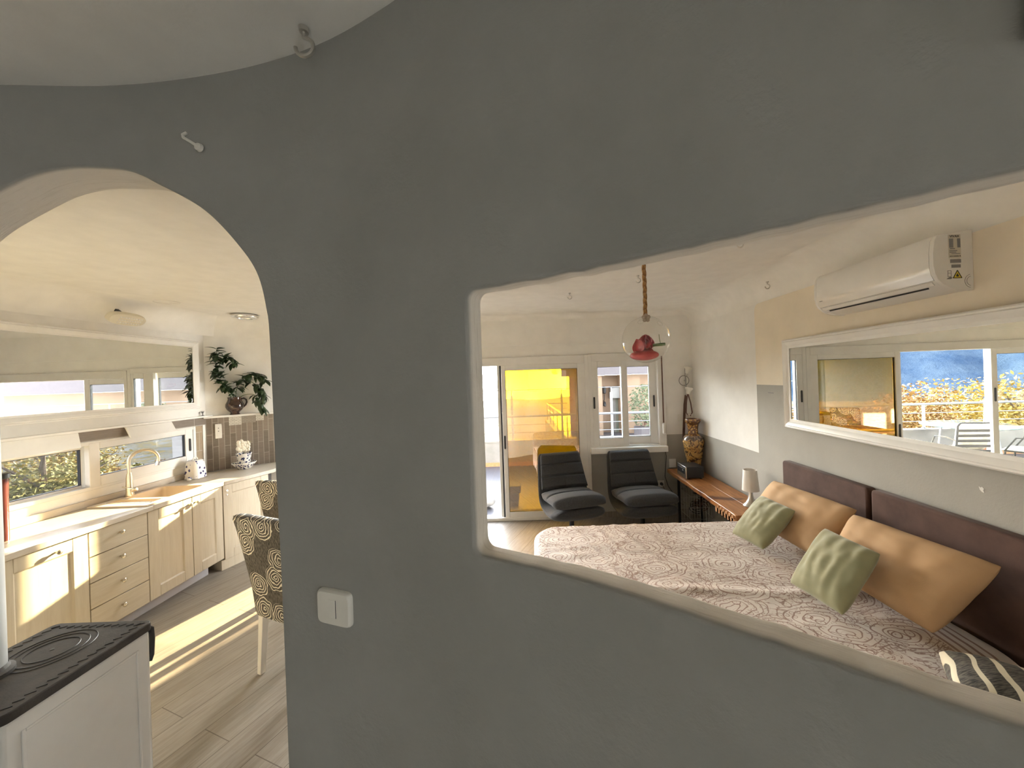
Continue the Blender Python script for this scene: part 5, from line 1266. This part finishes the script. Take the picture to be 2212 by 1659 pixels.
# things on the terrace floor by the door
t = thing('shoe_bench', 'dark grey plastic step box outside the door beside the leaf', 'box', (-.36,5.45,TZ))
MB().box((-.47,5.34,TZ+.20),(-.22,5.56,TZ+.30)).build('top', M['greyfab'], t, bevel=.01); MB().box((-.45,5.37,TZ+.07),(-.25,5.53,TZ+.199)).build('middle', M['greyfab'], t, bevel=.02); MB().box((-.42,5.36,TZ+.001),(-.26,5.54,TZ+.069)).build('base', M['greyfab'], t, bevel=.02)
b = MB(); b.ball((-.80,5.42,TZ+.075), .17, seg=14, sz=.44, sx=1.25, sy=.9)
for v in b.bm.verts: v.co += Vector((0,0,.03*noise.noise(v.co*9)))
tag(b.build('cloth_bag', mat('grey_cloth_bag', (.40,.38,.35), (.5,.48,.45), scale=9, rough=.9)), 'crumpled pale grey cloth bag on the terrace floor outside the door', 'bag')

# neighbour's terrace wall running away with its railing
shell('wall_neighbour', MB().prism([(.66,8.35),(.82,8.35),(.55,12.9),(.39,12.9)], -4, .35), M['parapet'], smooth=False)
shell('floor_neighbour', MB().prism([(.82,8.35),(6,8.35),(6,12.9),(.55,12.9)], -.4, .05), M['deck'], smooth=False)
t = thing('neighbour_railing', 'low metal railing receding along the neighbouring terrace wall', 'railing', (.6,10.6,.35))
def nb(f, z): return (.74-.27*f, 8.35+4.5*f, z)
for f in (0,.2,.4,.6,.8,1): MB().tube([nb(f,.35),nb(f,.90)], .018, 6).build('post', M['rail'], t)
for z, r_ in ((.90,.020),(.72,.010),(.55,.010)): MB().tube([nb(0,z),nb(1,z),(1.15,12.85,z)], r_, 6).build('rail', M['rail'], t)
# pink neighbouring house
t = thing('neighbour_house', 'salmon pink neighbouring house with a pale upper slab seen through the right window', 'house', (6,14,-4))
HX0, HY = 1.12, 11.0
b = MB(); b.prism([(HX0,HY+.6),(12,HY+.6),(14,HY+6),(HX0+2.6,HY+6)],-4,1.8); b.box((1.85,HY,-4),(2.02,HY+.6,1.8)); b.box((2.6,HY+.25,-4),(3.2,HY+.6,1.8)); b.build('ground_storey', M['pink'], t, smooth=False)
MB().prism([(HX0-.3,HY-.25),(12,HY-.25),(14,HY+6),(HX0+2.5,HY+6)],1.801,2.16).build('slab', M['fascia'], t, smooth=False)
MB().prism([(.675,HY+.15),(12,HY+.15),(14,HY+6),(3.2,HY+6)],2.161,6.2).build('upper_storey', M['pink'], t, smooth=False)  # unseen storey, left corner pushed out to keep sun off the door
MB().prism([(.675,HY+.1),(12,HY+.1),(14,HY+6),(3.2,HY+6)],6.2,6.45).build('roof_slab', M['fascia'], t, smooth=False)
MB().ring_frame('y',None,None,(2.42,-.2),(3.3,1.45),.10,HY+.56,HY+.599).build('door_frame', M['outwhite'], t, smooth=False)
MB().box((2.52,HY+.575,-.2),(3.2,HY+.59,1.35)).build('door_pane', mat('grey_green_pane', (.18,.20,.17), rough=.2), t, smooth=False)
MB().box((2.33,HY+.30,1.10),(3.05,HY+.565,1.42)).build('outdoor_unit', M['outwhite'], t, bevel=.01)
b = MB(); b.tube([(2.16,HY+.59,1.0),(2.16,HY+.45,1.05),(2.16,HY+.43,1.22)], .012, 6); b.lathe([(.03,.0),(.055,.02),(.055,.16),(.02,.22),(.0,.23)], (2.16,HY+.43,1.24), 8); b.lathe([(.03,.0),(.05,.02),(.04,.12),(.0,.16)], (2.16,HY+.43,.86), 8); b.build('wall_lantern', M['blackmetal'], t)
# shrub and planter on the neighbour's terrace
t = thing('potted_shrub', 'leafy grey-green shrub in a planter before the pink house', 'shrub', (3.0,10.2,.05))
M['shrubleaf'] = mat('grey_green_leaf', (.10,.13,.07), (.18,.21,.12), scale=9, rough=.6)
def foliage(b, c, rad, n, ls, rn, sq=(1,1,1), fill=.35):
    for _ in range(n):
        d = Vector((rn.gauss(0,1), rn.gauss(0,1), rn.gauss(0,1))).normalized(); r_ = rad*(fill+(1-fill)*rn.random()**.5)
        p = Vector(c) + Vector((d.x*r_*sq[0], d.y*r_*sq[1], d.z*r_*sq[2]))
        u = Vector((rn.gauss(0,1), rn.gauss(0,1), rn.gauss(0,.6))).normalized(); w_ = u.cross(Vector((rn.gauss(0,1),rn.gauss(0,1),rn.gauss(0,1)))).normalized()
        s_ = ls*rn.uniform(.6,1.3)
        b.face([b.V(p-u*s_), b.V(p+w_*s_*.45), b.V(p+u*s_), b.V(p-w_*s_*.45)])
rn = random.Random(6); b = MB(); foliage(b, (3.0,10.2,.95), .48, 900, .05, rn, (.9,.9,1.25)); b.build('leaves', M['shrubleaf'], t, recalc=False, smooth=False)
MB().tube([(3.0,10.2,.3),(3.02,10.2,.9)], .03, 6).build('stem', M['leather'], t)
MB().box((2.75,10.0,.051),(3.25,10.4,.38)).build('planter', M['fascia'], t, bevel=.01)
t = thing('planter', 'pink rectangular planter with low twigs right of the shrub', 'planter', (3.62,10.1,.05))
MB().box((3.38,9.95,.051),(3.88,10.3,.34)).build('box', M['pink'], t, bevel=.01)
b = MB(); foliage(b, (3.6,10.12,.48), .22, 160, .04, rn, (1.2,.8,.7)); b.build('twigs', M['shrubleaf'], t, recalc=False, smooth=False)

# hillside, lake, mountains
def terrain(name, x0, x1, y0, y1, nx, ny, hf, m):
    b = MB(); g = []
    for j in range(ny+1):
        g.append([b.V((x0+(x1-x0)*i/nx, y0+(y1-y0)*j/ny, hf(x0+(x1-x0)*i/nx, y0+(y1-y0)*j/ny))) for i in range(nx+1)])
    for j in range(ny):
        for i in range(nx): b.face([g[j][i],g[j][i+1],g[j+1][i+1],g[j+1][i]])
    return shell(name, b, m, recalc=False, origin=(0,0,0))
def hill(x, y):
    d = math.hypot(max(0,-x-7.2), max(0,y-8.3)); d = max(d, 0)
    base = -3.0 - .16*d if d < 30 else -7.8 - .05*(d-30)
    return max(base, -62) + .9*noise.noise(Vector((x*.09,y*.09,0))) + .25*noise.noise(Vector((x*.5,y*.5,3)))
k = N('autumn_hillside'); v = k.co('Object')
n1 = k.noise(v, .22, 6, .65, .6); n2 = k.noise(v, 1.3, 6, .7, .4); n3 = k.noise(v, .08, 3)
c = k.ramp(n2, [(.32,(.022,.025,.014)),(.45,(.06,.058,.022)),(.56,(.12,.085,.02)),(.68,(.10,.09,.065))])
c2 = k.ramp(n2, [(.35,(.04,.05,.062)),(.6,(.10,.115,.13))])
k.bsdf(k.mix(k.ramp(n1, [(.46,(0,0,0)),(.56,(1,1,1))]), c, c2), .95, 0, .1, n2, .6, .2); M['hill'] = k.m
terrain('ground_hillside', -330, 6, -60, 300, 150, 150, hill, M['hill'])
k = N('distant_lake'); k.bsdf((.10,.15,.19), .25, 0, .5); M['lake'] = k.m
shell('ground_lake', MB().box((-300,120,-63),(500,900,-62)), M['lake'], smooth=False, origin=(0,0,0))
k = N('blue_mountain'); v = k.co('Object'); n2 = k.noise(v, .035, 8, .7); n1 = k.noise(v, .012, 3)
k.bsdf(k.mix(k.ramp(n2, [(.38,(0,0,0)),(.62,(1,1,1))]), (.042,.07,.118), (.078,.11,.152)), 1, 0, 0, n2, .8, 8); M['mount'] = k.m  # haze of distance put into the base colour as blue
def mountain(name, a0, a1, r0, base, h, seed, m, rows=26, cols=120, slope=1.3):
    b = MB(); g = []
    for j in range(rows+1):
        row = []
        for i in range(cols+1):
            a = R(a0+(a1-a0)*i/cols); f = j/rows
            rr = r0*(1+.45*f); env = smooth01(0,.18,i/cols)*smooth01(0,.12,1-i/cols)
            ridge = h*(.72+.45*noise.noise(Vector((i*.045,seed,0)))+.12*noise.noise(Vector((i*.2,seed,2))))
            z = base + env*ridge*f**.8 + 5*noise.noise(Vector((i*.35,j*.4,seed)))*min(1,f*3)*(1-f*.4)
            row.append(b.V((rr*math.sin(a), rr*math.cos(a), z)))
        g.append(row)
    for j in range(rows):
        for i in range(cols): b.face([g[j][i],g[j][i+1],g[j+1][i+1],g[j+1][i]])
    return shell(name, b, m, recalc=False, origin=(0,0,0))
mountain('mountain_far', -125, -18, 420, -64, 170, 3.3, M['mount'])
mountain('mountain_shore', -32, 40, 620, -63, 22, 8.1, mat('hazy_shore_hills', (.13,.16,.18), (.2,.225,.24), scale=.03, rough=1), rows=8, cols=70)  # haze over the far shore is put into this pale colour
# trees beyond the terrace
leafcols = {'y': ((.22,.145,.016),(.30,.22,.04)), 'o': ((.17,.085,.022),(.24,.145,.04)), 'g': ((.11,.11,.024),(.19,.17,.04))}
LM = {q: mat('autumn_leaf_'+n, c1, c2, scale=.9, rough=.7) for (q,(c1,c2)), n in zip(leafcols.items(), ('gold','rust','olive'))}
barkm = mat('tree_bark', (.07,.05,.035), (.13,.10,.07), scale=12, rough=.9)
def tree(x, y, top, rad, col, seed, label):
    z0 = hill(x, y)-.1; rn = random.Random(seed)
    t = thing('autumn_tree', label, 'tree', (x,y,z0), 0, 'autumn trees beyond the terrace')
    b = MB(); b.tube([(x,y,z0),(x+.1,y,z0+(top-z0)*.4),(x-.05,y+.1,z0+(top-z0)*.8)], lambda f: .13*(1-.75*f), 7)
    for q in range(7):
        a = q*2.4; zz = z0+(top-z0)*(.35+.07*q); b.tube([(x,y,zz),(x+rad*.7*math.cos(a),y+rad*.7*math.sin(a),zz+rad*.5)], lambda f: .045*(1-.7*f), 5)
    b.build('trunk', barkm, t)
    b = MB()
    for q in range(9):
        a = rn.random()*2*PI; r_ = rad*.6*rn.random()**.5
        foliage(b, (x+r_*math.cos(a), y+r_*math.sin(a), z0+(top-z0)*rn.uniform(.42,.84)), rad*.66, 620, .062, rn, (1,1,.85), .2)
    b.build('crown', LM[col], t, recalc=False, smooth=False)
specs = [(-9.2,11.3,1.75,1.5,'y','golden autumn tree beyond the terrace corner, tallest in the bed mirror'),(-7.4,12.8,1.25,1.5,'o','rust-orange autumn tree behind the terrace railing, left of the tallest tree in the mirror'),
 (-12.2,9.3,1.5,1.6,'g','olive-gold autumn tree behind the white canopy post'),(-10.6,14.6,1.55,1.8,'y','golden autumn tree farther down the slope behind the tallest tree'),
 (-15.6,12.4,1.7,1.8,'y','golden tree at the right end of the bed mirror view'),(-6.0,15.5,.5,1.6,'o','rust-orange tree low on the slope near the door opening'),
 (-13.5,6.6,-.1,1.7,'g','olive tree outside the kitchen strip window, right pane'),(-14.8,3.4,-.9,1.6,'y','golden tree outside the kitchen strip window, left pane')]
for i, (x, y, top, rad, col, lab) in enumerate(specs): tree(x, y, top, rad, col, 20+i, lab)
rn = random.Random(9); scr = {q: MB() for q in 'yog'}
for _ in range(150):
    x = -16-42*rn.random()**1.3; y = rn.uniform(-4, 62); r_ = rn.uniform(.6,1.5); q = 'yog'[rn.randrange(3)]
    foliage(scr[q], (x,y,hill(x,y)+r_*.45), r_, 110, .11+.004*abs(x), rn, (1,1,.75), .3)
for q, n in zip('yog', ('golden','rusty','olive')):
    o = scr[q].build('hillside_scrub', LM[q], recalc=False, smooth=False); tag(o, n+' scrub scattered over the hillside outside the kitchen window', 'scrub', kind='stuff')

# ================================================================= LIGHT, SKY, CAMERA
wd = bpy.data.worlds.new('sky'); bpy.context.scene.world = wd; wd.use_nodes = True
nt = wd.node_tree; nt.nodes.clear()
out = nt.nodes.new('ShaderNodeOutputWorld'); bg = nt.nodes.new('ShaderNodeBackground'); nt.links.new(bg.outputs[0], out.inputs[0])
tc = nt.nodes.new('ShaderNodeTexCoord'); sep = nt.nodes.new('ShaderNodeSeparateXYZ'); nt.links.new(tc.outputs['Generated'], sep.inputs[0])
SUN = Vector((.326,.945,.29*.945)).normalized()
dot = nt.nodes.new('ShaderNodeVectorMath'); dot.operation = 'DOT_PRODUCT'; nt.links.new(tc.outputs['Generated'], dot.inputs[0]); dot.inputs[1].default_value = SUN
def ramp_(src, stops):
    r = nt.nodes.new('ShaderNodeValToRGB'); e = r.color_ramp.elements
    while len(e) < len(stops): e.new(.5)
    for el, (p, c) in zip(e, stops): el.position = p; el.color = (*c,1)
    nt.links.new(src, r.inputs[0]); return r.outputs[0]
mr = nt.nodes.new('ShaderNodeMapRange'); nt.links.new(dot.outputs['Value'], mr.inputs[0]); mr.inputs[1].default_value = -1; mr.inputs[2].default_value = 1
glow = ramp_(mr.outputs[0], [(0,(.14,.14,.15)),(.45,(.19,.19,.2)),(.72,(.46,.45,.43)),(.88,(.92,.90,.86)),(1,(1,.97,.91))])
elev = ramp_(sep.outputs[2], [(0,(1,.99,.97)),(.26,(.92,.94,.98)),(.42,(.30,.32,.36)),(.65,(.10,.12,.15))])
mx = nt.nodes.new('ShaderNodeMix'); mx.data_type = 'RGBA'; mx.blend_type = 'MULTIPLY'; mx.inputs[0].default_value = 1; nt.links.new(glow, mx.inputs[6]); nt.links.new(elev, mx.inputs[7])
nt.links.new(mx.outputs[2], bg.inputs[0]); bg.inputs[1].default_value = 9.0
ld = bpy.data.lights.new('sun','SUN'); ld.energy = 6.0; ld.color = (1,.80,.46); ld.angle = R(.6)
lo = bpy.data.objects.new('sun', ld); COL.objects.link(lo); lo.rotation_euler = SUN.to_track_quat('Z','Y').to_euler(); lo.location = (4,20,8)
for nm, c, sx, sy, rot in (('door',(-.71,FARY+.19,1.02),2.8,2.0,(-PI/2,0,0)),('w1',(1.17,FARY+.19,1.46),.85,1.1,(-PI/2,0,0)),('w2',(-2.57,FARY+.19,1.55),.8,.98,(-PI/2,0,0)),('w4',(BEDX+.16,-1.67,1.06),.88,.86,(PI/2,0,PI/2)),('w3',(KITX-.21,3.165,1.2),1.73,.4,(PI/2,0,-PI/2))):
    l = bpy.data.lights.new('portal_'+nm,'AREA'); l.shape = 'RECTANGLE'; l.size = sx; l.size_y = sy; l.cycles.is_portal = True
    o = bpy.data.objects.new('portal_'+nm, l); COL.objects.link(o); o.location = c; o.rotation_euler = rot
cam = bpy.data.cameras.new('camera'); co_ = bpy.data.objects.new('camera', cam); COL.objects.link(co_)
cam.sensor_width = 36; cam.sensor_fit = 'HORIZONTAL'; cam.lens = 815/2212*36; cam.clip_start = .02; cam.clip_end = 3000
cam.shift_x = -44/2212; cam.shift_y = -13.5/2212
co_.matrix_world = Matrix.Translation((0,0,1.8)) @ Matrix.Rotation(PI/2,4,'X') @ Matrix.Rotation(-.034,4,'Z')
sc = bpy.context.scene; sc.camera = co_
sc.view_settings.view_transform = 'Standard'; sc.view_settings.look = 'None'; sc.view_settings.gamma = 1; sc.view_settings.use_curve_mapping = False
sc.view_settings.exposure = 3.32
cy = sc.cycles; cy.max_bounces = 14; cy.diffuse_bounces = 7; cy.glossy_bounces = 5; cy.transparent_max_bounces = 16; cy.transmission_bounces = 6
cy.caustics_reflective = False; cy.caustics_refractive = False; cy.sample_clamp_indirect = 6; cy.use_denoising = True
bpy.context.view_layer.update()
